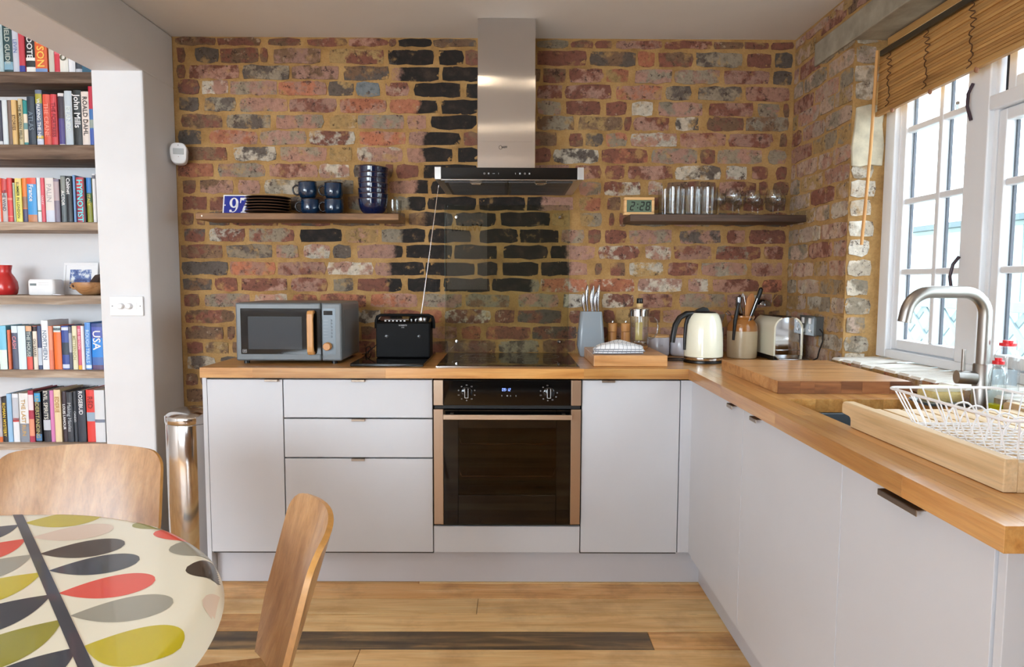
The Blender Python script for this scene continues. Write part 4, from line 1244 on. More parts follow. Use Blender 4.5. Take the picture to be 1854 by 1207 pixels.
tag(ob('black_glass_board', G().box(-.338, -.540, WT + .0008, -.040, -.070, WT + .0145), BLACK_GLOSS, bevel=.003), 'black glass-topped slab lying under the black radio', 'board')
ZR = WT + .015
rd = thing('portable_radio', 'black leatherette portable radio with raised aerial on the black slab', 'radio', (-.153, -.32, ZR))
RX0, RX1, RY0, RY1, RZ = -.270, -.036, -.345, -.235, 1.078
ob('body', G().box(RX0, RY0, ZR, RX1, RY1, RZ), BLACK_MATT, rd, bevel=.006, seg=3)
top = ob('top_panel', G().add([(RX0 + .006, RY0 + .002, RZ - .004), (RX1 - .006, RY0 + .002, RZ - .004), (RX1 - .006, RY1 - .004, RZ - .004), (RX0 + .006, RY1 - .004, RZ - .004), (RX0 + .006, RY0 + .010, RZ + .004), (RX1 - .006, RY0 + .010, RZ + .004), (RX1 - .006, RY1 - .006, RZ + .022), (RX0 + .006, RY1 - .006, RZ + .022)],
   [(0, 3, 2, 1), (4, 5, 6, 7), (0, 1, 5, 4), (1, 2, 6, 5), (2, 3, 7, 6), (3, 0, 4, 7)]), BLACK_GLOSS, rd)
hp = [(RX0 - .006, -.285, RZ - .028), (RX0 - .008, -.285, RZ + .004), (RX0 - .004, -.285, RZ + .022), (RX0 + .012, -.285, RZ + .030), (RX1 - .012, -.285, RZ + .030), (RX1 + .004, -.285, RZ + .022), (RX1 + .008, -.285, RZ + .004), (RX1 + .006, -.285, RZ - .028)]
ob('carry_handle', G().tube(hp, [.011, .0085, .007, .006, .006, .007, .0085, .011], 10), BLACK_MATT, rd, smooth=1)
for k in range(6):
    ob('button', G().box(RX0 + .036 + k * .0165, RY0 + .014, RZ + .004, RX0 + .043 + k * .0165, RY0 + .02, RZ + .009), WHITE, rd)
for dx, dy in ((.150, .03), (.168, .03), (.168, .05)):
    ob('button', G().cyl((RX0 + dx, RY0 + dy, RZ + .006), (RX0 + dx, RY0 + dy, RZ + .014), .0028, n=10), WHITE, rd, smooth=1)
ob('dial_strip', G().box(RX0 + .03, RY0 + .040, RZ + .008, RX0 + .135, RY0 + .055, RZ + .0125), plain(S(70, 44, 28), .3, name='dial_window'), rd)
ob('tuning_knob', G().lathe([(0, .0), (.022, .0), (.022, .010), (.018, .012), (.0175, .008), (0, .008)], (RX1 - .040, RY0 + .05, RZ + .008), 30), plain((.5, .5, .52, 1), .2, 1.0, name='chrome_ring'), rd, smooth=1)
ob('knob_cap', G().lathe([(0, .017), (.012, .017), (.0165, .014), (.017, .008)], (RX1 - .040, RY0 + .05, RZ + .008), 30), BLACK_GLOSS, rd, smooth=1)
txt('brand_name', 'ROBERTS', .0085, (-.153, RY0 - .0003, RZ - .012), (1, 0, 0), (0, 0, 1), GREY_MARK, rd, .0003)
txt('brand_name', 'DAB', .006, (-.153, RY0 - .0003, RZ - .021), (1, 0, 0), (0, 0, 1), GREY_MARK, rd, .0002)
for x in (-.222, -.082):
    ob('speaker_stud', G().lathe([(0, .004), (.007, .003), (.009, 0), (0, 0)], (0, 0, 0), 20, Matrix.Translation((x, RY0, 1.018)) @ Matrix.Rotation(PI / 2, 4, 'X')), plain(S(44, 44, 46), .25, name='grey_stud'), rd, smooth=1)
ob('aerial', G().tube([(-.084, -.262, RZ + .012), (-.0835, -.262, RZ + .03), (-.060, -.262, 1.27), (-.0045, -.258, 1.676)], [.0034, .0030, .0024, .0014], 8), CHROME, rd, smooth=1)
CABLE = plain(S(20, 18, 18), .5, name='black_flex')
tag(ob('power_cable', G().tube([(-.272, -.24, .99), (-.30, -.22, .962), (-.335, -.24, .934), (-.352, -.20, .9125), (-.36, -.16, .9124), (-.358, -.13, .9124), (-.350, -.17, .925), (-.346, -.19, .95), (-.348, -.12, .955), (-.350, -.06, .94), (-.365, -.05, .9124), (-.385, -.09, .9124)], .0022, 6), CABLE, smooth=1), 'thin black cable curling between microwave and radio', 'cable')

# knife block with steel knives
BLK = plain(S(142, 152, 160), .25, name='grey_ceramic_block', coat=.2)
kx, ky = .688, -.108
kbk = thing('knife_block', 'tapered grey knife block holding six steel knives', 'knife block', (kx, ky, WT))
def rrect(w, d, r, n=5):
    p = []
    for cx, cy, a0 in ((w - r, d - r, 0), (-w + r, d - r, PI / 2), (-w + r, -d + r, PI), (w - r, -d + r, 1.5 * PI)):
        for k in range(n + 1):
            a = a0 + PI / 2 * k / n
            p.append((cx + r * math.cos(a), cy + r * math.sin(a)))
    return p
def loft(sections):      # list of (z, w, d, r, dx)
    g = G(); N = None; vs = []
    for z, wv, dv, r, dx in sections:
        p = rrect(wv, dv, r); N = len(p)
        vs += [(x + dx, y, z) for x, y in p]
    fs = []
    for i in range(len(sections) - 1):
        for k in range(N):
            l = (k + 1) % N
            fs.append((i * N + k, i * N + l, (i + 1) * N + l, (i + 1) * N + k))
    fs.append(tuple(range(N))[::-1]); fs.append(tuple((len(sections) - 1) * N + k for k in range(N)))
    return g.add(vs, fs)
def shift(g, x, y, z):
    g.v = [(a + x, b + y, c + z) for a, b, c in g.v]
    return g
ob('body', shift(loft([(0, .048, .040, .012, 0), (.004, .052, .043, .014, 0), (.05, .062, .050, .016, 0), (.11, .0585, .048, .016, 0), (.205, .049, .042, .014, 0), (.209, .046, .039, .012, 0)]), kx, ky, WT + .0006), BLK, kbk, smooth=1)
KN = [(-.032, -.012, .085, -.07, 'leftmost of the six'), (-.014, .006, .122, -.03, 'second from the left of the six'), (.004, -.014, .106, .00, 'third from the left'), (.012, .012, .120, .012, 'fourth from the left'), (.021, -.012, .092, .04, 'fifth from the left'), (.036, .004, .124, .03, 'rightmost of the six')]
KS = plain((.46, .46, .48, 1), .2, 1.0, .02, name='satin_knife_steel')
for dx, dy, L, tl, lb in KN:
    t = thing('kitchen_knife', 'all-steel kitchen knife in the grey block, %s' % lb, 'knife', (kx + dx, ky + dy, WT + .2), 'knives in the block')
    zb = WT + .2105
    pts, rs = [], []
    for q, r in ((0, .0038), (.12, .0044), (.3, .0066), (.55, .0080), (.8, .0074), (.95, .0048), (1.0, .0016)):
        pts.append((kx + dx + tl * q * L * .55 - .005 * math.sin(q * PI), ky + dy, zb + L * q))
        rs.append(r)
    ob('handle', G().tube(pts, rs, 12), KS, t, smooth=1)
    ob('blade', G().box(kx + dx - .001, ky + dy - .008, WT + .13, kx + dx + .001, ky + dy + .008, zb + .002), KS, t)

# salt and pepper mills
def make_mill(x, y):
    t = thing('wooden_mill', 'x', 'mill', (x, y, WT), 'wooden mills behind the small board')
    ob('base', G().lathe([(0, .0006), (.0215, .0006), (.0225, .003), (.0200, .06), (.0205, .112), (0, .112)], (x, y, WT), 24), BEECH, t, smooth=1)
    ob('head', G().lathe([(0, .114), (.0205, .114), (.0215, .130), (.0225, .150), (.0205, .1525), (0, .1525)], (x, y, WT), 24), BEECH, t, smooth=1)
    ob('knob', G().lathe([(0, .1525), (.005, .1525), (.006, .158), (.004, .164), (0, .165)], (x, y, WT), 14), CHROME, t, smooth=1)
    return t
a = make_mill(.796, -.070); a['label'] = 'slim wooden mill next to the grey knife block'
b = clone(a); b.location = (.858, -.070, WT); b['label'] = 'slim wooden mill half behind the coffee press'

# small thick board with folded tea towel
sb = thing('serving_board', 'small thick oak board under the folded tea towel', 'board', (.805, -.33, WT))
ob('slab', G().box(.654, -.512, WT + .0008, .957, -.150, WT + .047), BOARD_WOOD, sb, bevel=.003)
tt = thing('tea_towel', 'folded white tea towel with thin dark check lines', 'towel', (.78, -.38, WT + .048))
m, nt, bb, N, L = nodes('checked_cotton')
tc = N('TexCoord'); sx = N('SeparateXYZ'); L(tc.outputs['UV'], sx.inputs[0])
fac = None
for i in range(2):
    q = math2(N, L, 'FRACT', math2(N, L, 'MULTIPLY', sx.outputs[i], (11.0, 8.0)[i]))
    q = math2(N, L, 'LESS_THAN', q, .10)
    fac = q if fac is None else math2(N, L, 'MAXIMUM', fac, q)
L(mixc(N, L, math2(N, L, 'MULTIPLY', fac, .8), S(236, 236, 238), S(96, 102, 116)), bb.inputs['Base Color'])
setp(bb, Roughness=.9)
CHECK = m
def cloth_layer(name, x0, x1, y0, y1, zf, nx=26, ny=18, thick=.003, uo=0.0):
    g = G(); vs = []; uvs = []
    for j in range(ny + 1):
        for i in range(nx + 1):
            u, v = i / nx, j / ny
            x, y, z = zf(u, v)
            vs.append((x, y, z)); uvs.append((u + uo, v))
    fs = [(j * (nx + 1) + i, j * (nx + 1) + i + 1, (j + 1) * (nx + 1) + i + 1, (j + 1) * (nx + 1) + i) for j in range(ny) for i in range(nx)]
    g.add(vs, fs)
    o = ob(name, g, CHECK, tt, smooth=60)
    uv = o.data.uv_layers.new(name='uv')
    for p in o.data.polygons:
        for li, vi in zip(p.loop_indices, p.vertices): uv.data[li].uv = uvs[vi]
    s = o.modifiers.new('thick', 'SOLIDIFY'); s.thickness = thick; s.offset = 1
    return o
def towel(z0, bulge, skew, inset):
    def f(u, v):
        x = .665 + inset + (.222 - 2 * inset) * u + skew * (v - .5) + .004 * math.sin(7 * v + 3 * u)
        y = -.470 + inset + (.16 - 2 * inset) * v - .010 * math.sin(u * 5)
        edge = min(1.0, min(u, 1 - u, v * .9, 1 - v) * 7)
        hump = math.exp(-((u - .42) ** 2) / .06) * .6 + .4
        z = z0 + bulge * (edge ** .5) * hump + .0035 * math.sin(u * 9 + v * 3) * edge + .002 * math.sin(v * 16 + u * 5) * edge
        return x, y, z
    return f
ZT2 = WT + .0482
cloth_layer('lower_fold', 0, 0, 0, 0, towel(ZT2 + .0005, .016, .03, .004))
cloth_layer('middle_fold', 0, 0, 0, 0, towel(ZT2 + .009, .020, .012, .006), uo=.03)
cloth_layer('upper_fold', 0, 0, 0, 0, towel(ZT2 + .016, .030, .026, .010), uo=.07)

# coffee press
cf = thing('coffee_press', 'glass coffee press with steel lid and black knob on the small board', 'coffee press', (.897, -.205, WT + .047))
cx, cy, cz = .897, -.205, WT + .0475
ob('cork_base', G().lathe([(0, 0), (.038, 0), (.040, .004), (.040, .012), (0, .012)], (cx, cy, cz), 28), BOARD_WOOD, cf, smooth=1)
ob('beaker', G().lathe([(0, .0125), (.036, .0125), (.0415, .017), (.0420, .024), (.0420, .150), (.0405, .150), (.0402, .026), (.036, .020), (0, .020)], (cx, cy, cz), 36), CLEAR, cf, smooth=1)
ob('lid', G().lathe([(0, .188), (.014, .186), (.040, .180), (.0475, .177), (.0475, .174), (.0445, .172), (.0445, .146), (.0430, .146), (.0430, .170), (0, .172)], (cx, cy, cz), 36), POLISHED, cf, smooth=1)
ob('plunger_neck', G().lathe([(.0, .187), (.013, .187), (.0155, .200), (.012, .204), (0, .204)], (cx, cy, cz), 24), plain(S(214, 180, 128), .5, name='pale_wood_neck'), cf, smooth=1)
ob('plunger_knob', G().lathe([(0, .203), (.013, .203), (.0145, .206), (.014, .224), (.0125, .226), (0, .226)], (cx, cy, cz), 24), BLACK, cf, smooth=1)
ob('rod', G().cyl((cx, cy, cz + .03), (cx, cy, cz + .18), .0025, n=10), CHROME, cf, smooth=1)
ob('plunger_disc', G().lathe([(0, .022), (.038, .022), (.0395, .026), (.039, .032), (.03, .030), (0, .031)], (cx, cy, cz), 32), POLISHED, cf, smooth=1)
ob('scoop', G().box(cx - .018, cy - .004, cz + .036, cx + .014, cy + .001, cz + .118), plain(S(206, 184, 112), .5, name='cream_scoop'), cf, bevel=.002)
hp = [(cx + .042, cy, cz + .140), (cx + .062, cy, cz + .142), (cx + .080, cy, cz + .124), (cx + .085, cy, cz + .095), (cx + .080, cy, cz + .066), (cx + .064, cy, cz + .046), (cx + .050, cy, cz + .042), (cx + .042, cy, cz + .050)]
ob('handle', G().tube(hp, [.004, .0042, .0042, .0042, .0042, .0042, .0042, .004], 10), glass('press_handle_glass', (.84, .84, .82, 1), 4.5), cf, smooth=1)

# storage jars
LILAC = plain(S(196, 196, 206), .22, name='pale_lilac_glaze', coat=.3)
def make_can(x, y):
    t = thing('storage_canister', 'x', 'canister', (x, y, WT), 'pale grey canisters against the bricks')
    ob('jar', G().lathe([(0, .0006), (.044, .0006), (.0505, .006), (.0520, .014), (.0520, .086), (.0505, .0885), (0, .0885)], (x, y, WT), 36), LILAC, t, smooth=1)
    ob('lid', G().lathe([(0, .0890), (.0505, .0890), (.0515, .0915), (.0505, .0985), (0, .0990)], (x, y, WT), 36), LIGHTW, t, smooth=1)
    return t
c0 = make_can(1.010, -.085)
c0['label'] = 'pale grey canister with wooden lid beside the coffee press'
txt('embossed_word', 'TEA', .013, (1.010, -.1375, WT + .052), (1, 0, 0), (0, 0, 1), plain(S(176, 176, 186), .4, name='embossed_grey'), c0, .0004)
c1 = make_can(1.120, -.080)
c1['label'] = 'pale grey canister with wooden lid behind the kettle handle'

# kettle
CREAM = plain(S(244, 243, 222), .16, var=.01, name='cream_enamel', coat=.6)
kt = thing('electric_kettle', 'cream electric kettle with black handle by the chopping board', 'kettle', (1.153, -.335, WT))
kx, ky = 1.153, -.335
ob('power_base', G().lathe([(0, .0006), (.080, .0006), (.0845, .003), (.0840, .010), (.079, .0125), (0, .0125)], (kx, ky, WT), 44), BLACK, kt, smooth=1)
ob('foot_ring', G().lathe([(0, .0125), (.081, .0130), (.0825, .016), (.0820, .025), (0, .025)], (kx, ky, WT), 44), POLISHED, kt, smooth=1)
ob('body', G().lathe([(.0800, .026), (.0825, .028), (.0830, .034), (.0820, .08), (.0795, .13), (.0755, .165), (.070, .187), (.0635, .203), (.0565, .2125), (.0520, .2155), (0, .216)], (kx, ky, WT), 48), CREAM, kt, smooth=1)
ob('lid', G().lathe([(0, .222), (.03, .2215), (.047, .2195), (.0505, .2165), (.0505, .2145), (0, .2145)], (kx, ky, WT), 36), BLACK, kt, smooth=1)
ob('lid_catch', G().prism([(kx - .045, WT + .219), (kx + .022, WT + .2215), (kx + .012, WT + .236), (kx - .004, WT + .240), (kx - .028, WT + .232)], ky - .012, ky + .012, 1), BLACK, kt, bevel=.002)
hp = [(kx - .050, ky - .01, WT + .213), (kx - .082, ky - .016, WT + .211), (kx - .112, ky - .022, WT + .194), (kx - .131, ky - .026, WT + .162), (kx - .139, ky - .028, WT + .120), (kx - .142, ky - .028, WT + .088)]
ob('handle', G().tube(hp, [.011, .0125, .0125, .0125, .0115, .0105], 12), BLACK, kt, smooth=1)
ob('handle_strap', G().tube([(kx - .062, ky - .012, WT + .207), (kx - .076, ky - .014, WT + .190), (kx - .083, ky - .015, WT + .165), (kx - .086, ky - .015, WT + .11), (kx - .0865, ky - .015, WT + .055)], [.010, .0085, .0075, .007, .006], 10), BLACK, kt, smooth=1)
ob('spout', G().add([(kx + .060, ky - .018, WT + .208), (kx + .060, ky + .018, WT + .208), (kx + .092, ky, WT + .211), (kx + .066, ky - .016, WT + .150), (kx + .066, ky + .016, WT + .150), (kx + .072, ky, WT + .150)],
   [(0, 2, 1), (0, 3, 5, 2), (1, 2, 5, 4), (0, 1, 4, 3), (3, 4, 5)]), POLISHED, kt, smooth=1)
ob('water_gauge', G().box(kx + .0785, ky - .006, WT + .07, kx + .0845, ky + .006, WT + .15), BLACK, kt, bevel=.002)
pts = []
for k in range(26):
    a = PI * (.15 + 1.55 * k / 25)
    pts.append((kx - .105 + .066 * math.cos(a), ky + .10 + .035 * math.sin(a) - .03, WT + .0038))
tag(ob('power_cable', G().tube([(kx - .06, ky + .03, WT + .0075)] + pts + [(kx - .06, ky + .02, WT + .0038)], .0030, 7), CABLE, smooth=1), 'black cable looped on the worktop behind the kettle', 'cable')

# stoneware crock with utensils
qx, qy = 1.382, -.155
STONE = plain(S(196, 178, 148), .25, var=.06, name='cream_stoneware', coat=.4)
AMBER = plain(S(168, 110, 54), .16, var=.12, scale=10, name='amber_glaze', coat=.6)
cr = thing('stoneware_crock', 'two-tone stoneware crock full of utensils behind the kettle', 'crock', (qx, qy, WT))
ob('lower_body', G().lathe([(0, .0006), (.062, .0006), (.066, .004), (.0675, .02), (.0680, .125), (0, .125)], (qx, qy, WT), 40), STONE, cr, smooth=1)
ob('glazed_shoulder', G().lathe([(.0682, .125), (.0680, .145), (.063, .160), (.0520, .172), (.0480, .178), (.0520, .184), (.0540, .190), (.0525, .1955), (.047, .196), (.0450, .190), (.0445, .176), (.050, .16), (.055, .13), (0, .128)], (qx, qy, WT), 40), AMBER, cr, smooth=1)
UT = 'utensils in the stoneware crock'
zt = WT + .19
def util(name, label, loc=None):
    return thing(name, label, {'w': 'utensil'}['w'], loc or (qx, qy, zt), UT)
DKST = plain((.30, .31, .34, 1), .18, 1.0, name='dark_polished_steel')
t = util('serving_tongs', 'dark steel tongs with rounded end standing in the crock beside the kettle')
ob('arm', G().tube([(qx + .002, qy - .012, WT + .135), (qx - .012, qy - .018, zt + .005), (qx - .034, qy - .034, zt + .055), (qx - .030, qy - .034, zt + .088), (qx - .022, qy - .034, zt + .094)], [.005, .009, .014, .0135, .007], 12), DKST, t, smooth=1)
ob('grip', G().tube([(qx - .055, qy - .046, WT + .085), (qx - .050, qy - .046, zt - .02), (qx - .043, qy - .046, zt + .02), (qx - .036, qy - .046, zt + .065)], [.006, .009, .009, .006], 10), BLACK, t, smooth=1)
t = util('wire_whisk', 'wire balloon whisk standing in the crock between tongs and spoon')
for k in range(7):
    a = PI * k / 7
    cxx, cyy = math.cos(a) * .023, math.sin(a) * .014
    pp = [(qx - .004, qy, zt - .03)]
    for j in range(9):
        s = j / 8
        pp.append((qx - .002 + cxx * math.sin(PI * (1 - s) * .5 + PI * .25 * 0) * (1 if s < 1 else 0), qy + cyy * (1 - s ** 2), zt - .02 + .128 * (s ** .7)))
    ob('wire', G().tube(pp, .0012, 5), POLISHED, t, smooth=1)
    pp = [(2 * (qx - .002) - x, 2 * qy - y, z) for x, y, z in pp]
    ob('wire', G().tube(pp, .0012, 5), POLISHED, t, smooth=1)
ob('stick', G().cyl((qx - .004, qy, WT + .135), (qx - .004, qy, zt - .02), .006, n=10), POLISHED, t, smooth=1)
t = util('wooden_spoon', 'flat wooden spoon standing in the crock')
g = G(); sec = [(-.10, .006), (-.02, .007), (.01, .013), (.05, .019), (.085, .017), (.105, .008), (.108, .002)]
vs = []
for s, hw in sec:
    x = qx + .013 + s * .16; z = zt + s
    vs += [(x - hw, qy - .028, z), (x + hw, qy - .028, z), (x + hw, qy - .022, z), (x - hw, qy - .022, z)]
fs = [(i * 4 + k, i * 4 + (k + 1) % 4, i * 4 + 4 + (k + 1) % 4, i * 4 + 4 + k) for i in range(len(sec) - 1) for k in range(4)] + [(3, 2, 1, 0), tuple((len(sec) - 1) * 4 + k for k in range(4))]
ob('spoon_body', g.add(vs, fs), wood('spoon_wood', S(164, 100, 46), S(190, 126, 66), S(206, 148, 88), 2, rnd=.02), t, bevel=.002)
t = util('black_turner', 'black handled kitchen turner leaning right in the crock')
ob('grip', G().tube([(qx + .012, qy - .040, zt - .04), (qx + .026, qy - .040, zt + .01), (qx + .060, qy - .040, zt + .105), (qx + .066, qy - .040, zt + .128), (qx + .067, qy - .040, zt + .134)], [.006, .008, .0105, .010, .004], 10), BLACK, t, smooth=1)
ob('edge_line', G().tube([(qx + .010, qy - .050, zt - .02), (qx + .046, qy - .0505, zt + .085)], .0016, 6), CHROME, t, smooth=1)
t = util('soup_ladle', 'dark steel ladle with its bowl hanging right of the crock')
ob('bowl', G().lathe([(0, .0), (.016, .002), (.030, .010), (.038, .022), (.0395, .030), (.0375, .030), (.035, .022), (.028, .012), (0, .004)], (0, 0, 0), 28, Matrix.Translation((qx + .088, qy - .005, zt + .068)) @ Matrix.Rotation(PI + .12, 4, 'Y') @ Matrix.Translation((0, 0, -.015))), DKST, t, smooth=1)
ob('shaft', G().tube([(qx + .03, qy, WT + .135), (qx + .045, qy - .004, zt + .03), (qx + .056, qy - .005, zt + .058)], .004, 8), DKST, t, smooth=1)
t = util('potato_masher', 'steel wire masher loop peeping out beside the tongs')
ob('loop', G().tube([(qx - .04, qy + .02, zt - .03), (qx - .05, qy + .018, zt + .012), (qx - .064, qy + .016, zt + .026), (qx - .074, qy + .016, zt + .018), (qx - .066, qy + .016, zt + .008), (qx - .05, qy + .018, zt + .006)], .0022, 7), DKST, t, smooth=1)

# toaster
ts = thing('toaster', 'cream and chrome two-slice toaster in the corner', 'toaster', (1.532, -.19, WT))
TX0, TX1, TY0, TY1 = 1.470, 1.598, -.305, -.055
def arch(x0, x1, z0, z1, r, n=7):
    p = [(x0, z0), (x1, z0)]
    for k in range(n + 1):
        a = PI / 2 * k / n
        p.append((x1 - r + r * math.cos(a), z1 - r + r * math.sin(a)))
    for k in range(n + 1):
        a = PI / 2 + PI / 2 * k / n
        p.append((x0 + r + r * math.cos(a), z1 - r + r * math.sin(a)))
    return p
zb = WT + .022
ob('base', G().box(TX0 + .004, TY0 + .004, WT + .004, TX1 - .004, TY1, zb + .002), BLACK, ts, bevel=.003)
ob('chrome_body', G().prism(arch(TX0 + .006, TX1 - .006, zb, zb + .172, .050), TY0 + .001, TY1, 1), CHROME, ts, smooth=30)
SHELLC = CREAM
def shell(xs):
    pr = [p for p in arch(TX0, TX1, zb, zb + .176, .053)]
    return pr
sp_ = arch(TX0, TX1, zb + .001, zb + .176, .054, 9)
left_o = [(TX0, zb + .001)] + [p for p in sp_[12:]][::-1][:8]
g = G()
def half(sgn):
    cxm = (TX0 + TX1) / 2
    o, i2 = [], []
    for k in range(10):
        a = k / 9 * 1.18
        xx = cxm + sgn * ((TX1 - TX0) / 2 - .054 + .054 * math.cos(a)); z = zb + .122 + .054 * math.sin(a)
        o.append((xx, z)); i2.append((cxm + sgn * ((TX1 - TX0) / 2 - .054 + .047 * math.cos(a)), zb + .122 + .047 * math.sin(a)))
    pts = [(cxm + sgn * (TX1 - TX0) / 2, zb + .002)] + o + i2[::-1] + [(cxm + sgn * ((TX1 - TX0) / 2 - .007), zb + .002)]
    return G().prism(pts, TY0 - .003, TY1 + .003, 1)
ob('cream_shell', half(-1), CREAM, ts, smooth=35)
ob('cream_shell', half(1), CREAM, ts, smooth=35)
for dx in (-.022, .022):
    ob('bread_slot', G().box(1.534 + dx - .010, TY0 + .045, zb + .170, 1.534 + dx + .010, TY1 - .03, zb + .1735), BLACK, ts)
ob('front_lip', G().box(TX0 + .012, TY0 - .006, zb + .026, TX1 - .012, TY0 + .002, zb + .030), CHROME, ts, bevel=.001)
ob('crumb_tray', G().add([(1.468, -.375, WT + .018), (1.602, -.375, WT + .018), (1.595, -.300, WT + .030), (1.475, -.300, WT + .030), (1.468, -.375, WT + .012), (1.602, -.375, WT + .012), (1.595, -.300, WT + .022), (1.475, -.300, WT + .022)],
   [(0, 1, 2, 3), (7, 6, 5, 4), (0, 4, 5, 1), (1, 5, 6, 2), (2, 6, 7, 3), (3, 7, 4, 0)]), POLISHED, ts, bevel=.002)
ob('feet', G().cyl((1.49, -.28, WT + .0005), (1.49, -.28, WT + .006), .008, n=10).cyl((1.58, -.28, WT + .0005), (1.58, -.28, WT + .006), .008, n=10).cyl((1.49, -.08, WT + .0005), (1.49, -.08, WT + .006), .008, n=10).cyl((1.58, -.08, WT + .0005), (1.58, -.08, WT + .006), .008, n=10), BLACK, ts, smooth=1)

# metal-clad double socket
METALCLAD = plain(S(104, 110, 112), .4, .5, .05, name='hammered_grey_metal')
so = thing('double_socket', 'grey metal-clad double power socket on the side brick wall', 'socket', (1.62, -.33, 1.03))
ob('back_box', G().box(1.607, -.402, 1.032, XR - .001, -.262, 1.112), METALCLAD, so, bevel=.003)
fpn = ob('face_plate', G().box(1.601, -.405, 1.029, 1.607, -.259, 1.115), METALCLAD, so, bevel=.002)
for y in (-.367, -.297):
    ob('rocker', G().box(1.597, y - .010, 1.080, 1.602, y + .010, 1.105), WHITE, fpn, bevel=.001)
    pg = G().box(1.5995, y - .003, 1.058, 1.602, y + .003, 1.074).box(1.5995, y - .015, 1.042, 1.602, y - .008, 1.050).box(1.5995, y + .008, 1.042, 1.602, y + .015, 1.050).box(1.5995, y - .015, 1.046, 1.602, y + .015, 1.056)
    ob('pin_shutter', pg, WHITE, fpn)
tag(ob('power_cable', G().tube([(1.625, -.406, 1.06), (1.632, -.42, 1.045), (1.634, -.418, 1.01), (1.63, -.40, .97), (1.632, -.38, .935), (1.620, -.34, .9135), (1.612, -.25, .9135), (1.610, -.12, .9135)], .003, 7), CABLE, smooth=1), 'black toaster cable dropping from the double socket', 'cable')

# big chopping board by the sink
cb = thing('chopping_board', 'large thick oak chopping board lying in front of the toaster', 'chopping board', (1.36, -.88, WT))
for k in range(7):
    y0, y1 = -1.165 + k * .0809, -1.165 + (k + 1) * .0809
    ob('stave', G().box(1.152, y0, WT + .0006, 1.572, y1, WT + .040), BOARD_WOOD, cb, bevel=.0004, seg=1)
xb = [1.152, 1.222, 1.268, 1.352, 1.418, 1.505, 1.572]
for q0, q1 in zip(xb[:-1], xb[1:]):
    ob('edge_block', G().box(q0 + .0002, -1.169, WT + .0006, q1 - .0002, -1.165, WT + .0398), BOARD_END, cb)
# tap
tp = thing('kitchen_tap', 'brushed steel swan-neck tap behind the sink', 'tap', (1.607, -1.45, WT))
tx, ty = 1.596, -1.45
def arc(cx, cz, r, a0, a1, n):
    return [(cx + r * math.cos(a0 + (a1 - a0) * k / n), ty, cz + r * math.sin(a0 + (a1 - a0) * k / n)) for k in range(n + 1)]
ob('body', G().lathe([(0, .0006), (.026, .0006), (.026, .006), (.0225, .008), (.0225, .128), (.0205, .131), (0, .131)], (tx, ty, WT), 32), STEEL_V, tp, smooth=1)
zt = 1.235
path = [(tx, ty, WT + .12), (tx, ty, 1.10)] + arc(tx - .062, zt - .062, .062, 0, PI / 2, 9) + arc(tx - .150, zt - .066, .066, PI / 2, PI * .94, 9)
path += [(path[-1][0] - .005, ty, path[-1][2] - .028)]
ob('spout', G().tube(path, .0165, 20), STEEL_V, tp, smooth=50)
ob('lever_barrel', G().cyl((tx - .018, ty, WT + .092), (tx - .066, ty + .006, WT + .094), .0185, n=24), STEEL_V, tp, smooth=1)
ob('lever', G().cyl((tx - .050, ty + .004, WT + .105), (tx - .050, ty + .004, WT + .170), .0050, n=14), STEEL_V, tp, smooth=1)

# slatted oak draining board with wire rack
db = thing('draining_board', 'pale oak draining tray bridging the sink at the near end', 'draining board', (1.36, -1.9, WT))
DX0, DX1, DY0, DY1, DZ0, DZ1 = 1.135, 1.560, -2.175, -1.660, WT + .0008, WT + .058
side = [(DY0, DZ0), (DY0, DZ1), (DY1 + .030, DZ1), (DY1 + .040, DZ1 - .003), (DY1 + .044, DZ1 - .010), (DY1 + .044, DZ1 - .027), (DY1 + .041, DZ1 - .031), (DY1 + .008, DZ1 - .033), (DY1 + .002, DZ1 - .036), (DY1, DZ1 - .042), (DY1, DZ0)]
ob('side_rail', G().prism(side, DX0, DX0 + .024, 0), OAK_PALE, db, bevel=.002)
ob('side_rail', G().prism(side, DX1 - .024, DX1, 0), OAK_PALE, db, bevel=.002)
nsl = 8
for k in range(nsl):
    x0 = DX0 + .026 + k * (DX1 - DX0 - .052) / nsl
    ob('slat', G().box(x0 + .003, DY0 + .002, WT + .030, x0 + (DX1 - DX0 - .052) / nsl - .003, DY1 - .004, WT + .046), OAK_PALE, db, bevel=.0015)
ob('cross_bearer', G().box(DX0 + .024, DY0 + .03, WT + .012, DX1 - .024, DY0 + .06, WT + .030).box(DX0 + .024, DY1 - .06, WT + .012, DX1 - .024, DY1 - .03, WT + .030), OAK_PALE, db)
ob('end_board', G().box(DX0 + .024, DY0, DZ0, DX1 - .024, DY0 + .002, WT + .052), OAK_PALE, db)
WW = plain(S(240, 240, 244), .35, var=.01, name='white_coated_wire')
dk = thing('dish_rack', 'white wire dish rack standing on the oak draining tray', 'dish rack', (1.27, -2.0, WT + .047))
rx0, rx1, ry0, ry1, rz0, rz1 = 1.148, 1.372, -2.165, -1.825, WT + .0495, 1.032
def rr(x0, x1, y0, y1, z, r, n=5):
    p = []
    for cx, cy, a0 in ((x1 - r, y1 - r, 0), (x0 + r, y1 - r, PI / 2), (x0 + r, y0 + r, PI), (x1 - r, y0 + r, 1.5 * PI)):
        for k in range(n + 1):
            a = a0 + PI / 2 * k / n
            p.append((cx + r * math.cos(a), cy + r * math.sin(a), z))
    return p
ins = .022
ob('top_rim', G().tube(rr(rx0 - .012, rx1, ry0 - .01, ry1 + .012, rz1, .02), .0030, 8, True), WW, dk, smooth=1)
ob('bottom_rim', G().tube(rr(rx0 + ins, rx1 - ins, ry0 + ins, ry1 - ins, rz0, .015), .0019, 6, True), WW, dk, smooth=1)
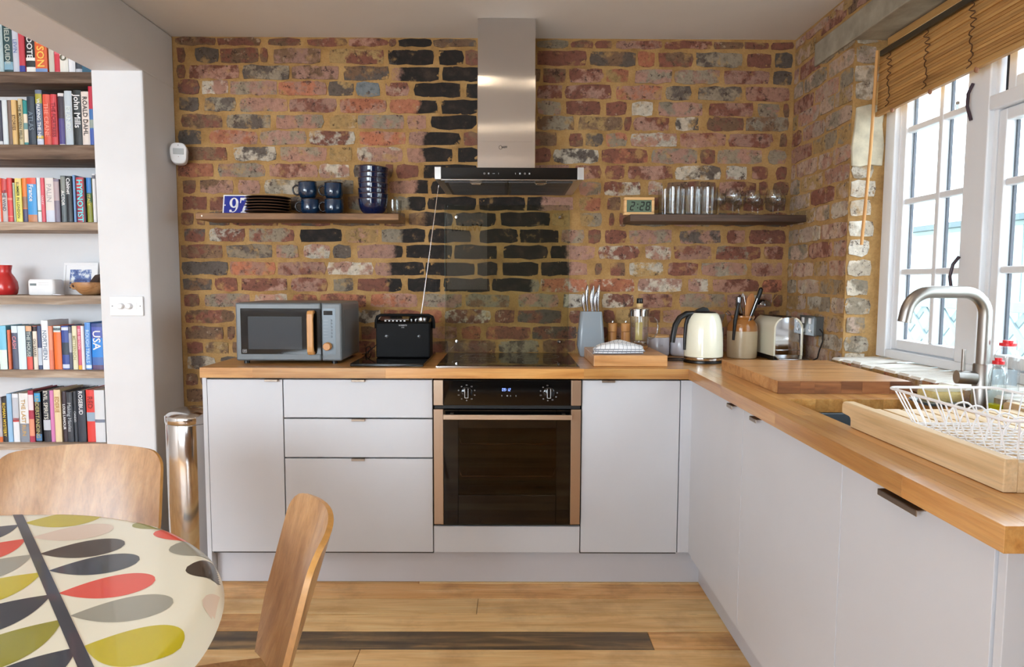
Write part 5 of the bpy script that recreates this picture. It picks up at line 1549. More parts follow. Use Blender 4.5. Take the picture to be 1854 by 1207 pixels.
def wires(n, f):
    for k in range(n):
        ob('wire', G().tube(f((k + .5) / n), .0017, 5), WW, dk, smooth=1)
lx = lambda s: rx0 + ins + (rx1 - rx0 - 2 * ins) * s
ly = lambda s: ry0 + ins + (ry1 - ry0 - 2 * ins) * s
wires(8, lambda s: [(rx0 + (rx1 - rx0) * s - .006, ry0 - .009, rz1), (lx(s), ry0 + ins, rz0), (lx(s), ry1 - ins, rz0), (rx0 + (rx1 - rx0) * s - .006, ry1 + .011, rz1)])
wires(12, lambda s: [(rx0 - .011, ry0 + (ry1 - ry0) * s, rz1), (rx0 + ins, ly(s), rz0), (rx1 - ins, ly(s), rz0), (rx1 - .001, ry0 + (ry1 - ry0) * s, rz1)])
ob('middle_rail', G().tube([(rx1 - .008, ry0 + .01, 1.005), (rx1 - .008, ry1 - .08, 1.005)], .0019, 6), WW, dk, smooth=1)
for k in range(6):
    y = -2.10 + k * .04
    p = [(1.245 + .034 * math.cos(PI * j / 10), y, rz0 + .004 + .052 * math.sin(PI * j / 10)) for j in range(11)]
    ob('plate_divider', G().tube(p, .0019, 6), WW, dk, smooth=1)
# washing-up things behind the sink
spn = thing('washing_sponge', 'pale yellow sponge lying on a grey dish behind the sink', 'sponge', (1.585, -1.33, WT))
ob('foam', shift(loft([(0, .046, .036, .010, 0), (.006, .05, .04, .012, 0), (.024, .05, .04, .012, 0), (.030, .046, .036, .01, 0)]), 1.560, -1.335, WT + .0105), plain(S(228, 206, 140), .9, var=.08, scale=90, bmp=.6, bscale=200, name='yellow_foam'), spn, smooth=1)
ob('scourer', shift(loft([(0, .047, .037, .010, 0), (.009, .047, .037, .010, 0)]), 1.560, -1.335, WT + .041), plain(S(238, 232, 204), .9, name='pale_scourer'), spn, smooth=1)
tag(ob('soap_dish', shift(loft([(0, .060, .048, .012, 0), (.003, .064, .052, .014, 0), (.009, .068, .056, .016, 0), (.0098, .062, .05, .014, 0)]), 1.560, -1.335, WT + .0005), plain(S(120, 130, 138), .3, name='grey_dish'), smooth=1), 'flat grey dish under the yellow sponge', 'dish')
tag(ob('steel_scourer_tub', G().lathe([(0, .0005), (.02, .0005), (.024, .004), (.025, .022), (.022, .026), (0, .026)], (1.625, -1.352, WT), 24), plain(S(214, 214, 208), .5, name='pale_tub'), smooth=1), 'small pale pot beside the sponge near the tap', 'pot')
def bottle(name, label, x, y, z0, h, r, capc, tint, cap=True, band=None, neck=.35, sq=1.0):
    t = thing(name, label, 'bottle', (x, y, z0), None)
    pr = [(0, .0), (r * .92, .0), (r, .004), (r, h * .45), (r * .88, h * .58), (r * .98, h * .68), (r * .78, h * .80), (r * neck, h * .86), (r * neck, h * .90)]
    ob('bottle_body', G().lathe(pr, (x, y, z0 + .0006), 28), glass('clear_plastic_' + str(tint[0]), tint, 2.0), t, smooth=1)
    if band: ob('liquid', G().lathe([(0, .002), (r * .88, .002), (r * .9, h * band[0]), (0, h * band[0])], (x, y, z0 + .001), 24), plain(band[1], .2, name='washing_liquid'), t, smooth=1)
    ob('cap', G().lathe([(0, h * .89), (r * .66, h * .89), (r * .66, h * .945), (r * .40, h * .95), (r * .40, h * .995), (0, h)], (x, y, z0), 24), capc, t, smooth=1)
    ob('paper_label', G().lathe([(r * 1.008, h * .12), (r * 1.008, h * .42)], (x, y, z0), 20, None, PI * .9), plain(S(214, 222, 228), .5, name='pale_bottle_label'), t, smooth=1)
    return t
RED = plain(S(226, 36, 44), .3, name='red_cap')
bottle('soap_bottle', 'clear washing-up bottle with broad red cap behind the tap', 1.640, -1.480, .9663, .142, .030, RED, (.95, .97, .98, 1))
bottle('soap_bottle', 'small clear bottle with red cap and yellow-green liquid beside the tap', 1.592, -1.515, WT, .155, .021, RED, (.96, .98, .97, 1), band=(.2, S(214, 214, 30)))
bottle('soap_bottle', 'colourless bottle with white cap at the picture edge on the sill', 1.655, -1.590, .9663, .125, .026, WHITE, (.96, .97, .985, 1))

# ---------------------------------------------------------------- left side: switch, sensor, bin
sw = thing('dimmer_switch', 'white double dimmer switch on the plaster jamb', 'switch', (-1.372, -.285, 1.10))
ob('plate', G().box(-1.446, -.290, 1.100, -1.300, -.2805, 1.186), WHITE, sw, bevel=.003)
ob('inset', G().box(-1.420, -.2915, 1.128, -1.326, -.2895, 1.158), WHITE, sw, bevel=.001)
for x in (-1.394, -1.358):
    ob('dimmer_knob', G().lathe([(0, .016), (.010, .015), (.0125, .012), (.0135, 0), (0, 0)], (0, 0, 0), 24, Matrix.Translation((x, -.2915, 1.143)) @ Matrix.Rotation(PI / 2, 4, 'X')), WHITE, sw, smooth=1)
for x in (-1.434, -1.312):
    ob('screw', G().lathe([(0, .001), (.003, .001), (.003, 0)], (0, 0, 0), 12, Matrix.Translation((x, -.290, 1.143)) @ Matrix.Rotation(PI / 2, 4, 'X')), GREY_MARK, sw)
pr_ = thing('motion_sensor', 'white alarm motion sensor high in the left corner', 'sensor', (-1.235, -.045, 1.85))
MP = Matrix.Translation((-1.227, -.062, 1.8395)) @ Matrix.Rotation(.32, 4, 'Z')
prof = []
for k in range(28):
    a = 2 * PI * k / 28
    x, z = math.cos(a), math.sin(a)
    prof.append((.037 * math.copysign(abs(x) ** .62, x) * (1.0 if z > 0 else .94), .048 * math.copysign(abs(z) ** .72, z)))
ob('housing', G().prism(prof, -.030, .030, 1, MP), WHITE, pr_, smooth=30, bevel=.005)
ob('lens', G().box(-.023, -.0325, -.006, .023, -.028, .022, MP), plain(S(186, 190, 192), .3, name='sensor_lens'), pr_, bevel=.002)
def moved(g, M):
    g.v = [tuple(M @ Vector(p)) for p in g.v]
    return g
ob('led', moved(G().ball((0, -.0305, -.016), .0016, 8), MP), plain(S(150, 90, 90), .3, name='sensor_led'), pr_)
ob('screw_recess', moved(G().cyl((0, -.0308, .036), (0, -.028, .036), .002, n=10), MP), DARK_MARK, pr_)
ob('wall_bracket', G().box(-1.268, -.03, 1.82, -1.235, -.002, 1.86), WHITE, pr_)

bn = thing('pedal_bin', 'round polished steel bin between left wall and base cabinet', 'bin', (-1.043, -.42, 0))
ob('barrel', G().lathe([(0, .020), (.097, .020), (.100, .024), (.100, .655), (.098, .660), (0, .660)], (-1.043, -.42, 0), 48), POLISHED, bn, smooth=1)
ob('lid_band', G().lathe([(.1015, .662), (.1030, .664), (.1030, .690), (.1000, .694), (.098, .694), (.098, .662)], (-1.043, -.42, 0), 48), POLISHED, bn, smooth=1)
ob('lid', G().lathe([(0, .722), (.03, .721), (.06, .716), (.085, .706), (.098, .694)], (-1.043, -.42, 0), 48), POLISHED, bn, smooth=1)
ob('plastic_base', G().lathe([(0, .001), (.102, .001), (.103, .004), (.103, .020), (0, .020)], (-1.043, -.42, 0), 48), BLACK, bn, smooth=1)
ob('pedal', G().box(-1.066, -.545, .010, -1.020, -.50, .018), BLACK, bn, bevel=.002)
# ---------------------------------------------------------------- alcove shelves and books
SF, SB = -.262, -.031
shelf_z = {1: (2.1035, 2.151), 2: (1.780, 1.8425), 3: (1.4735, 1.5095), 4: (1.1485, 1.1875), 5: (.8215, .8535), 6: (.492, .5225)}
sname = {1: 'topmost', 2: 'second', 3: 'third', 4: 'fourth', 5: 'fifth', 6: 'lowest'}
for k, (z0, z1) in shelf_z.items():
    g = G()
    n = 14; vs = []
    for i in range(n + 1):
        x = -2.75 + (1.256 - .004) * i / n
        j = RND.uniform(-.0025, .0025)
        vs += [(x, SF + RND.uniform(-.002, .002), z0 + j), (x, SF + RND.uniform(-.002, .002), z1 - .002 + RND.uniform(-.001, 0)), (x, SF + .004, z1), (x, SB, z1), (x, SB, z0)]
    fs = [(i * 5 + q, i * 5 + 5 + q, i * 5 + 5 + (q + 1) % 5, i * 5 + (q + 1) % 5) for i in range(n) for q in range(5)] + [(0, 1, 2, 3, 4), tuple(n * 5 + q for q in range(5))[::-1]]
    g.add(vs, fs)
    tag(ob('alcove_shelf', g, RECLAIMED if k > 2 else wood('dark_reclaimed_wood', S(70, 54, 42), S(104, 82, 66), S(138, 116, 98), 0, 1.3, .75, rnd=.08, bmp=.4), smooth=30), 'rough reclaimed wood alcove shelf, the %s of six' % sname[k], 'shelf')
PAGES = plain(S(226, 216, 196), .85, var=.06, scale=300, name='book_pages')
BK = {}
def cov(c):
    c = tuple(c)
    if c not in BK: BK[c] = plain(S(*c), .42, var=.03, name='book_cover')
    return BK[c]
ORDN = ['nearest to', 'second from', 'third from', 'fourth from', 'fifth from', 'sixth from', 'seventh from', 'eighth from', 'ninth from', 'tenth from', 'eleventh from', 'twelfth from', 'thirteenth from', 'fourteenth from', 'fifteenth from', 'sixteenth from', 'seventeenth from', 'eighteenth from']
def book(x0, x1, h, z, cover, desc, text=None, tc=(250, 250, 250), bands=(), depth=.14, tsz=1.0, tpos=.5, front=None, second=None):
    fr = front if front is not None else -.235 + RND.uniform(-.004, .004)
    wd = x1 - x0
    xc = (x0 + x1) / 2
    t = thing('book', desc, 'book', (xc, fr, z), None)
    ct = min(.0024, wd * .16)
    z0, z1 = z + .0006, z + h
    # spine rounded slightly forward, two boards behind it
    o, i2 = [], []
    n = 6
    for k in range(n + 1):
        u = k / n
        x = x0 + wd * u
        o.append((x, fr + .0035 * (2 * u - 1) ** 2 - .0005))
        i2.append((min(max(x, x0 + ct), x1 - ct), fr + .0035 * (2 * u - 1) ** 2 + ct))
    poly = o + [(x1, fr + depth), (x1 - ct, fr + depth)] + i2[::-1] + [(x0 + ct, fr + depth), (x0, fr + depth)]
    N = len(poly)
    g = G()
    vs = [(x, y, z0) for x, y in poly] + [(x, y, z1) for x, y in poly]
    fs = [(k, (k + 1) % N, N + (k + 1) % N, N + k) for k in range(N)]
    for q, off in ((0, 0), (1, N)):
        for k in range(n):
            f = (off + k, off + k + 1, off + N - 3 - (k + 1), off + N - 3 - k)
            fs.append(f if q else f[::-1])
        for f in ((n, n + 1, n + 2, n + 3), (0, N - 3, N - 2, N - 1)):
            f = tuple(off + e for e in f)
            fs.append(f if q else f[::-1])
    g.add(vs, fs)
    ob('cover', g, cov(cover), t)
    ob('pages', G().box(x0 + ct, fr + ct + .003, z0 + .002, x1 - ct, fr + depth - .004, z1 - .003), PAGES, t)
    for a, b2, c in bands:
        gg = G(); vs = []
        for k in range(n + 1):
            u = k / n
            for zz in (z + h * a, z + h * b2): vs.append((x0 + wd * u, fr + .0035 * (2 * u - 1) ** 2 - .0010, zz))
        ob('spine_band', gg.add(vs, [(2 * k, 2 * k + 2, 2 * k + 3, 2 * k + 1) for k in range(n)]), cov(c), t)
    if text:
        size = min(wd * .95, h * .90 / (len(text) * .60)) * tsz
        txt('spine_title', text, size, (xc - size * .02, fr - .0018, z + h * tpos), (0, 0, -1), (1, 0, 0), cov(tc), t, size * .012)
    return t
W = (236, 236, 236)
SHELVES = {
 1: [(-1911,-1893,232,(176,196,200),'pale blue',None,W,()), (-1893,-1854,240,(40,72,76),'dark teal green','FIELD GUIDE',(190,200,190),((.06,.2,(130,170,190)),)), (-1854,-1827,228,(196,200,212),'lavender white','LEVIN',(110,130,180),()), (-1827,-1801,228,(196,62,74),'crimson and royal blue',None,W,((0.0,.14,(52,64,150)),)),
     (-1798,-1758,222,(238,236,230),'white and black capped','ANTIDOTE',W,((.30,1.0,(30,28,30)),(.12,.24,(40,44,44)))), (-1755,-1703,215,(222,100,52),'orange','BRYSON',(244,200,90),((0.0,.09,(120,150,196)),)), (-1700,-1676,205,(206,200,186),'plain beige',None,W,()), (-1676,-1650,205,(224,106,120),'pink and red',None,W,((.05,.40,(206,56,72)),)),
     (-1650,-1614,205,(232,228,218),'white round-badged',None,W,()), (-1614,-1585,200,(228,228,232),'plain white',None,W,()), (-1585,-1556,200,(66,72,82),'dark slate',None,W,((.0,.10,(190,190,196)),)), (-1556,-1513,205,(44,92,116),'dark teal blue',None,W,((.22,.40,(110,160,180)),))],
 2: [(-1928,-1913,193,(66,66,84),'dark slate',None,W,((0,.09,(210,210,214)),)), (-1912,-1889,194,(214,222,226),'pale white',None,W,()), (-1889,-1870,194,(120,100,90),'thin brown',None,W,()), (-1870,-1848,194,(218,180,116),'tan','STORIES',(90,60,30),()), (-1846,-1826,201,(206,188,146),'thin beige','THE MODERN FIELD',(70,66,50),()), (-1824,-1805,194,(228,214,190),'teal topped cream',None,W,((.70,1.0,(28,140,140)),(.36,.5,(110,150,150)),(0,.07,(60,140,140)))),
     (-1805,-1771,211,(40,52,66),'dark navy','ATLAS',(110,126,140),((.0,.06,(34,44,56)),)), (-1768,-1739,239,(104,116,140),'grey-blue yellow-banded','WALKING THE NILE',W,((.0,.12,(200,206,224)),(.13,.18,(214,180,50)),(.76,.93,(176,166,60)))), (-1735,-1703,220,(216,84,62),'orange-red','THE CRANE',(244,150,130),()), (-1701,-1674,220,(206,66,72),'red','THE FORTRESS',(130,24,40),()),
     (-1669,-1643,225,(220,212,212),'white-edged purple',None,W,((.03,.52,(78,66,130)),(.52,.94,(60,48,60)))), (-1640,-1607,235,(190,200,208),'glossy pale grey','ISLANDS',(222,230,226),()), (-1604,-1568,239,(38,44,46),'black large-lettered','John Mills',W,()), (-1568,-1534,233,(228,214,204),'cream bold-lettered','ROALD DAHL',(40,30,30),()), (-1533,-1512,254,(60,110,170),'tall blue and red','',W,((.62,1.0,(190,36,60)),(.30,.44,(150,160,150)),(0.02,.28,(60,90,170))))],
 3: [(-1946,-1935,192,(228,90,50),'thin orange',None,W,()), (-1935,-1912,188,(200,74,74),'red and grey','THE WIND',(60,60,80),((0.0,.68,(196,186,184)),)), (-1912,-1889,193,(214,66,66),'plain red',None,W,((.12,.14,(226,140,110)),(.5,.55,(230,130,110)))), (-1887,-1876,172,(176,192,170),'thin pale green',None,W,()), (-1874,-1846,191,(228,216,96),'yellow','SUMMER IN LONDON',(70,70,40),((.84,1.0,(240,206,120)),)), (-1846,-1824,193,(222,124,50),'orange photo-backed','',W,((.32,.58,(150,110,86)),(.0,.30,(74,72,110)))), (-1824,-1783,194,(58,150,214),'sky blue travel','France',W,((.0,.17,(196,130,86)),(.86,1.0,(228,84,56)))), (-1780,-1763,194,(222,230,232),'thin white',None,W,((.24,.27,(130,150,120)),)), (-1763,-1746,194,(222,90,104),'thin pink-red','DIARY',(246,190,196),()),
     (-1744,-1706,194,(222,212,206),'wide cream','PALIN',(176,170,170),((.0,.27,(206,210,224)),)), (-1705,-1680,189,(126,116,134),'mauve',None,W,((.5,.94,(176,156,160)),)), (-1675,-1652,204,(96,106,110),'dark grey','ACTOR',W,((.62,.97,(130,134,128)),)), (-1649,-1622,202,(24,28,34),'black script-lettered','Cabinet',W,()), (-1619,-1608,206,(124,166,216),'thin light blue',None,W,()), (-1605,-1571,197,(160,50,74),'dark red cyan-lettered','HYPNOTIST',(90,226,236),((.72,.98,(190,64,70)),)), (-1569,-1561,195,(20,18,24),'thin black',None,W,()), (-1560,-1537,195,(136,140,46),'blue topped olive','ITALY',(206,190,60),((.66,1.0,(50,120,190)),(.45,.66,(60,100,70)))), (-1535,-1520,212,(226,224,226),'tall thin white',None,W,((.9,.97,(110,110,120)),))],
 5: [(-1982,-1949,196,(120,196,226),'cyan and white',None,W,((.0,.45,(222,238,230)),)), (-1942,-1929,178,(224,116,80),'short thin orange',None,W,()), (-1927,-1900,196,(84,92,116),'slate pink-lettered','CASH',(224,140,150),((.84,1.0,(214,230,240)),)), (-1898,-1863,196,(216,232,242),'wide bluish white',None,W,()), (-1859,-1833,196,(76,92,100),'slate and red','THE HOUSE',(190,200,196),((.0,.30,(222,84,72)),(.88,1.,(220,170,130)))), (-1831,-1811,196,(228,128,118),'thin red and white','ON SAFARI',(90,80,70),((.0,.88,(232,220,204)),(.88,.99,(40,14,24)))), (-1810,-1791,196,(60,76,116),'navy and white',None,W,((.1,.5,(196,206,220)),)), (-1790,-1760,221,(232,234,240),'tall white','NORTHERN',(110,130,150),()), (-1759,-1740,196,(226,146,116),'salmon',None,W,((.0,.45,(224,128,100)),)), (-1739,-1706,196,(240,116,50),'bright orange',None,W,((.86,1.0,(212,224,222)),(.9,.96,(60,110,130)))),
     (-1702,-1670,197,(52,74,150),'deep blue',None,W,((.34,.62,(40,54,72)),(.03,.12,(206,214,236)),(.9,.97,(206,214,236)))), (-1670,-1656,194,(92,96,116),'thin slate',None,W,((.4,.85,(176,180,190)),)), (-1655,-1633,197,(226,220,188),'cream gold-lettered','METTERNICH',(170,166,110),()), (-1632,-1613,197,(214,96,124),'pink','BILL BRYSON',(246,196,206),((.0,.10,(236,170,60)),)), (-1612,-1598,197,(232,228,230),'thin white',None,W,()), (-1597,-1571,212,(92,150,222),'light blue','ROUGH TRAILS',(190,220,246),((.03,.1,(226,236,250)),)), (-1568,-1519,209,(30,134,222),'wide blue travel','USA',W,((.0,.10,(96,74,110)),(.10,.27,(70,110,180)),(.92,1.,(44,66,130)),(.68,.92,(74,90,176))))],
 6: [(-2000,-1985,203,(190,184,190),'grey orange-footed',None,W,((0,.12,(220,110,50)),)), (-1984,-1961,206,(40,40,46),'black yellow-lettered','ROMAN MYSTERY',(228,196,60),()), (-1960,-1938,221,(148,190,226),'light blue',None,W,()), (-1936,-1908,221,(226,228,234),'white photo-topped',None,W,((.45,.92,(192,196,206)),(.42,.5,(206,70,70)))), (-1906,-1865,223,(228,228,228),'white and grey gold-lettered','THE LAST RUN',(200,160,90),((.0,.38,(136,142,154)),)), (-1863,-1839,236,(178,56,80),'crimson',None,W,((.62,.92,(236,216,222)),(.12,.45,(226,150,120)))), (-1836,-1808,231,(26,28,34),'black cyan-squared','UNDERSTANDING',(176,166,110),((.80,.97,(60,160,214)),(.03,.16,(70,120,170)))), (-1803,-1770,235,(44,46,56),'black photo-spined','EVIL SPIRITS',(216,216,206),((.23,.43,(196,202,212)),)), (-1768,-1750,236,(214,130,184),'pink',None,W,()), (-1749,-1719,239,(228,206,166),'cream','EDERIE',(186,140,80),()),
     (-1715,-1695,231,(58,46,56),'plum white-lettered','LOUIS LAMOUR',W,()), (-1693,-1666,229,(54,60,70),'charcoal','Making Movies',(170,176,184),()), (-1665,-1649,232,(56,62,72),'thin charcoal','CANDID',(196,200,206),()), (-1646,-1609,237,(48,56,70),'dark slate','ROSEBUD',(226,230,234),()), (-1605,-1568,239,(224,64,58),'red photo-banded','RED',(140,30,34),((.40,.57,(150,170,190)),)), (-1565,-1520,239,(216,218,222),'grey-white','',W,((.38,.44,(120,130,150)),))],
}
for k, L in SHELVES.items():
    z = shelf_z[k][1] + .0006
    for i, (x0, x1, h, c, d, tx_, tc, bands) in enumerate(L):
        lb = '%s book, %s the white jamb on the %s alcove shelf' % (d, ORDN[len(L) - 1 - i], sname[k])
        pos = {'USA': .64, 'France': .66, 'ACTOR': .52, 'CASH': .62, 'ROSEBUD': .76, 'EVIL SPIRITS': .72, 'EDERIE': .72, 'HYPNOTIST': .48, 'Cabinet': .78, 'ROALD DAHL': .55, 'John Mills': .62, 'PALIN': .66, 'NORTHERN': .5, 'ANTIDOTE': .66, 'WALKING THE NILE': .46, 'RED': .76, 'BILL BRYSON': .7, 'THE HOUSE': .58}.get(tx_, .5)
        sz = {'USA': 1.05, 'France': .72, 'ROSEBUD': .72, 'EVIL SPIRITS': .85, 'EDERIE': .85, 'PALIN': .85, 'ROALD DAHL': .85, 'HYPNOTIST': 1.1, 'John Mills': 1.1}.get(tx_, .9)
        if tx_ in ('EVIL SPIRITS', 'John Mills', 'ROALD DAHL'): pass
        t = book(x0 / 1000 + .0004, x1 / 1000 - .0004, h / 1000, z, c, lb, tx_ or None, tc, bands, depth=.150 if k != 6 else .17 - .03 * (i % 3 == 1), tsz=sz, tpos=pos)
        t['group'] = 'books on the %s alcove shelf' % sname[k]
        if d == 'white round-badged':
            ob('badge', G().lathe([(.0085, 0), (.0135, 0)], (0, 0, 0), 24, Matrix.Translation(((x0 + x1) / 2000, -.2415, z + .066)) @ Matrix.Rotation(PI / 2, 4, 'X')), cov((90, 90, 70)), t)
z4 = shelf_z[4][1] + .0006
vs_ = thing('red_vase', 'red ceramic vase with narrow neck on the fourth alcove shelf', 'vase', (-1.985, -.17, z4))
ob('vessel', G().lathe([(0, 0), (.040, 0), (.046, .006), (.050, .03), (.047, .058), (.036, .082), (.026, .098), (.0255, .108), (.030, .134), (.0275, .134), (.0235, .108), (.024, .098), (.034, .08), (.044, .058), (.046, .03), (.04, .01), (0, .008)], (-1.985, -.17, z4), 36), plain(S(196, 44, 44), .25, name='red_glaze', coat=.4), vs_, smooth=1)
ac = thing('clock_radio', 'small white clock radio on the fourth alcove shelf beside the picture', 'radio', (-1.79, -.19, z4))
ob('case', shift(loft([(0, .054, .036, .012, 0), (.004, .060, .038, .014, 0), (.062, .060, .038, .014, 0), (.070, .054, .034, .012, 0)]), -1.790, -.185, z4), WHITE, ac, smooth=50)
ob('display', G().box(-1.836, -.2242, z4 + .042, -1.808, -.2225, z4 + .052), plain(S(108, 122, 126), .2, name='grey_lcd'), ac)
ob('slot_outline', G().box(-1.798, -.2238, z4 + .054, -1.752, -.2228, z4 + .055).box(-1.798, -.2238, z4 + .046, -1.752, -.2228, z4 + .047), GREY_MARK, ac)
for q in range(5): ob('speaker_line', G().box(-1.830, -.2236, z4 + .012 + q * .0055, -1.770, -.2228, z4 + .0126 + q * .0055), plain(S(206, 210, 216), .4, name='pale_line'), ac)
pf = thing('framed_picture', 'small white framed blue picture leaning behind the wooden bowl', 'picture', (-1.685, -.09, z4))
PM = Matrix.Translation((-1.765, -.115, z4)) @ Matrix.Rotation(-.16, 4, 'X')
ob('frame', G().box(0, 0, 0, .158, .012, .012, PM).box(0, 0, .138, .158, .012, .150, PM).box(0, 0, .012, .010, .012, .138, PM).box(.148, 0, .012, .158, .012, .138, PM), WHITE, pf, bevel=.001)
ob('mount', G().box(.010, .003, .012, .148, .006, .138, PM), WHITE, pf)
m, nt, bb, N, L = nodes('blue_print')
tc_ = N('TexCoord'); n_ = noise(N, L, tc_.outputs['Object'], 38.0, 4.0)
L(ramp(N, L, n_.outputs[0], [(.40, S(46, 66, 124)), (.52, S(96, 122, 178)), (.62, S(226, 232, 236))]).outputs[0], bb.inputs['Base Color'])
setp(bb, Roughness=.3)
ob('print', G().box(.030, .0022, .045, .128, .003, .118, PM), m, pf)
ob('print_ground', G().box(.030, .0022, .030, .128, .003, .045, PM), plain(S(24, 34, 70), .3, name='dark_blue_print'), pf)
wbw = thing('wooden_bowl', 'turned wooden bowl with knob handle on the fourth alcove shelf', 'bowl', (-1.590, -.175, z4))
ob('vessel', G().lathe([(0, 0), (.034, 0), (.048, .008), (.064, .026), (.070, .046), (.0695, .058), (.066, .058), (.064, .046), (.058, .028), (.044, .013), (0, .010)], (-1.590, -.175, z4), 40), wood('turned_bowl_wood', S(126, 84, 50), S(176, 128, 84), S(198, 152, 108), 0, 1.2, .4, rnd=.02), wbw, smooth=1)
ob('lug_handle', G().tube([(-1.655, -.190, z4 + .050), (-1.668, -.193, z4 + .049), (-1.672, -.194, z4 + .040), (-1.664, -.192, z4 + .030), (-1.655, -.190, z4 + .030)], .0055, 8), wood('turned_bowl_wood', S(126, 84, 50), S(176, 128, 84), S(198, 152, 108), 0), wbw, smooth=1)
sl = thing('dried_seed_pod', 'dark brown dried pod sticking out of the wooden bowl', 'seed pod', (-1.56, -.17, z4 + .02))
ob('pod', G().add([(-1.605, -.19, z4 + .040), (-1.560, -.20, z4 + .040), (-1.545, -.17, z4 + .042), (-1.585, -.15, z4 + .040), (-1.568, -.185, z4 + .092), (-1.545, -.175, z4 + .098), (-1.585, -.182, z4 + .074)],
   [(0, 3, 2, 1), (0, 1, 6), (1, 4, 6), (1, 5, 4), (1, 2, 5), (2, 3, 5), (3, 4, 5), (3, 6, 4), (0, 6, 3)]), plain(S(58, 38, 30), .6, name='dry_husk'), sl, bevel=.003)
tag(ob('folded_card', G().add([(-1.728, -.235, z4 + .0006), (-1.690, -.240, z4 + .0006), (-1.685, -.222, z4 + .0006), (-1.722, -.216, z4 + .0006), (-1.728, -.235, z4 + .006), (-1.690, -.240, z4 + .003), (-1.685, -.222, z4 + .003), (-1.722, -.216, z4 + .006)],
   [(0, 3, 2, 1), (4, 5, 6, 7), (0, 1, 5, 4), (1, 2, 6, 5), (2, 3, 7, 6), (3, 0, 4, 7)]), WHITE), 'small white folded card lying before the framed picture', 'card')

# ---------------------------------------------------------------- dining table with printed oilcloth
TC, TR, TZ = (-.725, -2.365), .572, .742
tb = thing('dining_table', 'round wooden dining table under the leaf-print cloth', 'table', (TC[0], TC[1], 0))
ob('tabletop', G().lathe([(0, .712), (TR - .03, .712), (TR - .012, .718), (TR - .008, .728), (TR - .016, .735), (0, .736)], (TC[0], TC[1], 0), 64), OAK_PALE, tb, smooth=1)
ob('apron', G().lathe([(TR - .14, .640), (TR - .12, .640), (TR - .12, .711), (TR - .14, .711)], (TC[0], TC[1], 0), 48), OAK_PALE, tb, smooth=1)
for a in (0, PI / 2, PI, 3 * PI / 2):
    x, y = TC[0] + (TR - .13) * math.cos(a), TC[1] + (TR - .13) * math.sin(a)
    ob('leg', G().tube([(x + .03 * math.cos(a), y + .03 * math.sin(a), 0), (x, y, .711)], [.016, .026], 16), OAK_PALE, tb, smooth=1)
def cz_(r, a):       # height of the cloth: flat, then rolled over the rim with a few soft waves
    wv = .004 * math.sin(a * 9) + .003 * math.sin(a * 16 + 1)
    d = r - (TR - .022)
    if d <= 0: return TZ
    return TZ - (d * d) / .040 * (1 + wv * 30)
CREAMC = plain(S(247, 243, 224), .28, var=.012, scale=5, name='cream_oilcloth', coat=.3)
g = G(); rings = [0, .15, .3, .42, .5, .54, TR - .022, TR - .012, TR - .003, TR + .004, TR + .009, TR + .011]
na = 120; vs = []
for r in rings:
    for k in range(na):
        a = 2 * PI * k / na
        z = cz_(r, a) if r < TR + .008 else cz_(TR + .004, a) - (r - TR - .004) * 2.2
        vs.append((TC[0] + r * math.cos(a), TC[1] + r * math.sin(a), z))
fs = [(i * na + k, i * na + (k + 1) % na, (i + 1) * na + (k + 1) % na, (i + 1) * na + k) for i in range(len(rings) - 1) for k in range(na)]
cl = ob('tablecloth', g.add(vs, [f[::-1] for f in fs][::1]), CREAMC, smooth=60)
tag(cl, 'cream oilcloth printed with coloured leaves, drawn over the round table', 'tablecloth')
LC = {'yellow': S(206, 190, 36), 'blush': S(236, 214, 196), 'umber': S(66, 56, 46), 'slate': S(58, 64, 74), 'red': S(238, 84, 62), 'grey': S(164, 162, 148), 'olive': S(156, 152, 50)}
LM = {k: plain(v, .28, var=.03, name='print_' + k, coat=.3) for k, v in LC.items()}
LEAVES = [('yellow',-0.725,-1.865,-0.588,-1.822,0.052),('blush',-0.653,-1.948,-0.518,-1.898,0.046),('umber',-0.581,-2.030,-0.447,-1.983,0.047),('slate',-0.514,-2.105,-0.378,-2.057,0.046),('red',-0.439,-2.193,-0.304,-2.144,0.047),('grey',-0.371,-2.269,-0.233,-2.226,0.045),('yellow',-0.295,-2.356,-0.161,-2.351,0.056),('slate',-0.731,-1.877,-0.779,-1.975,0.044),('red',-0.661,-1.956,-0.704,-2.077,0.047),('grey',-0.593,-2.034,-0.649,-2.157,0.049),('yellow',-0.522,-2.113,-0.587,-2.241,0.051),('slate',-0.448,-2.198,-0.515,-2.336,0.050),('olive',-0.376,-2.281,-0.428,-2.429,0.050),('slate',-0.304,-2.361,-0.351,-2.491,0.046),('olive',-0.330,-1.850,-0.492,-1.874,0.034),('red',-0.231,-1.946,-0.423,-1.914,0.036),('grey',-0.179,-1.991,-0.352,-1.994,0.045),('umber',-0.107,-2.082,-0.276,-2.087,0.046),('blush',-0.038,-2.169,-0.191,-2.216,0.056),]
def onto(x, y, lift):
    dx, dy = x - TC[0], y - TC[1]
    r = math.hypot(dx, dy); a = math.atan2(dy, dx)
    if r > TR + .006: return None
    return (x, y, cz_(r, a) + lift)
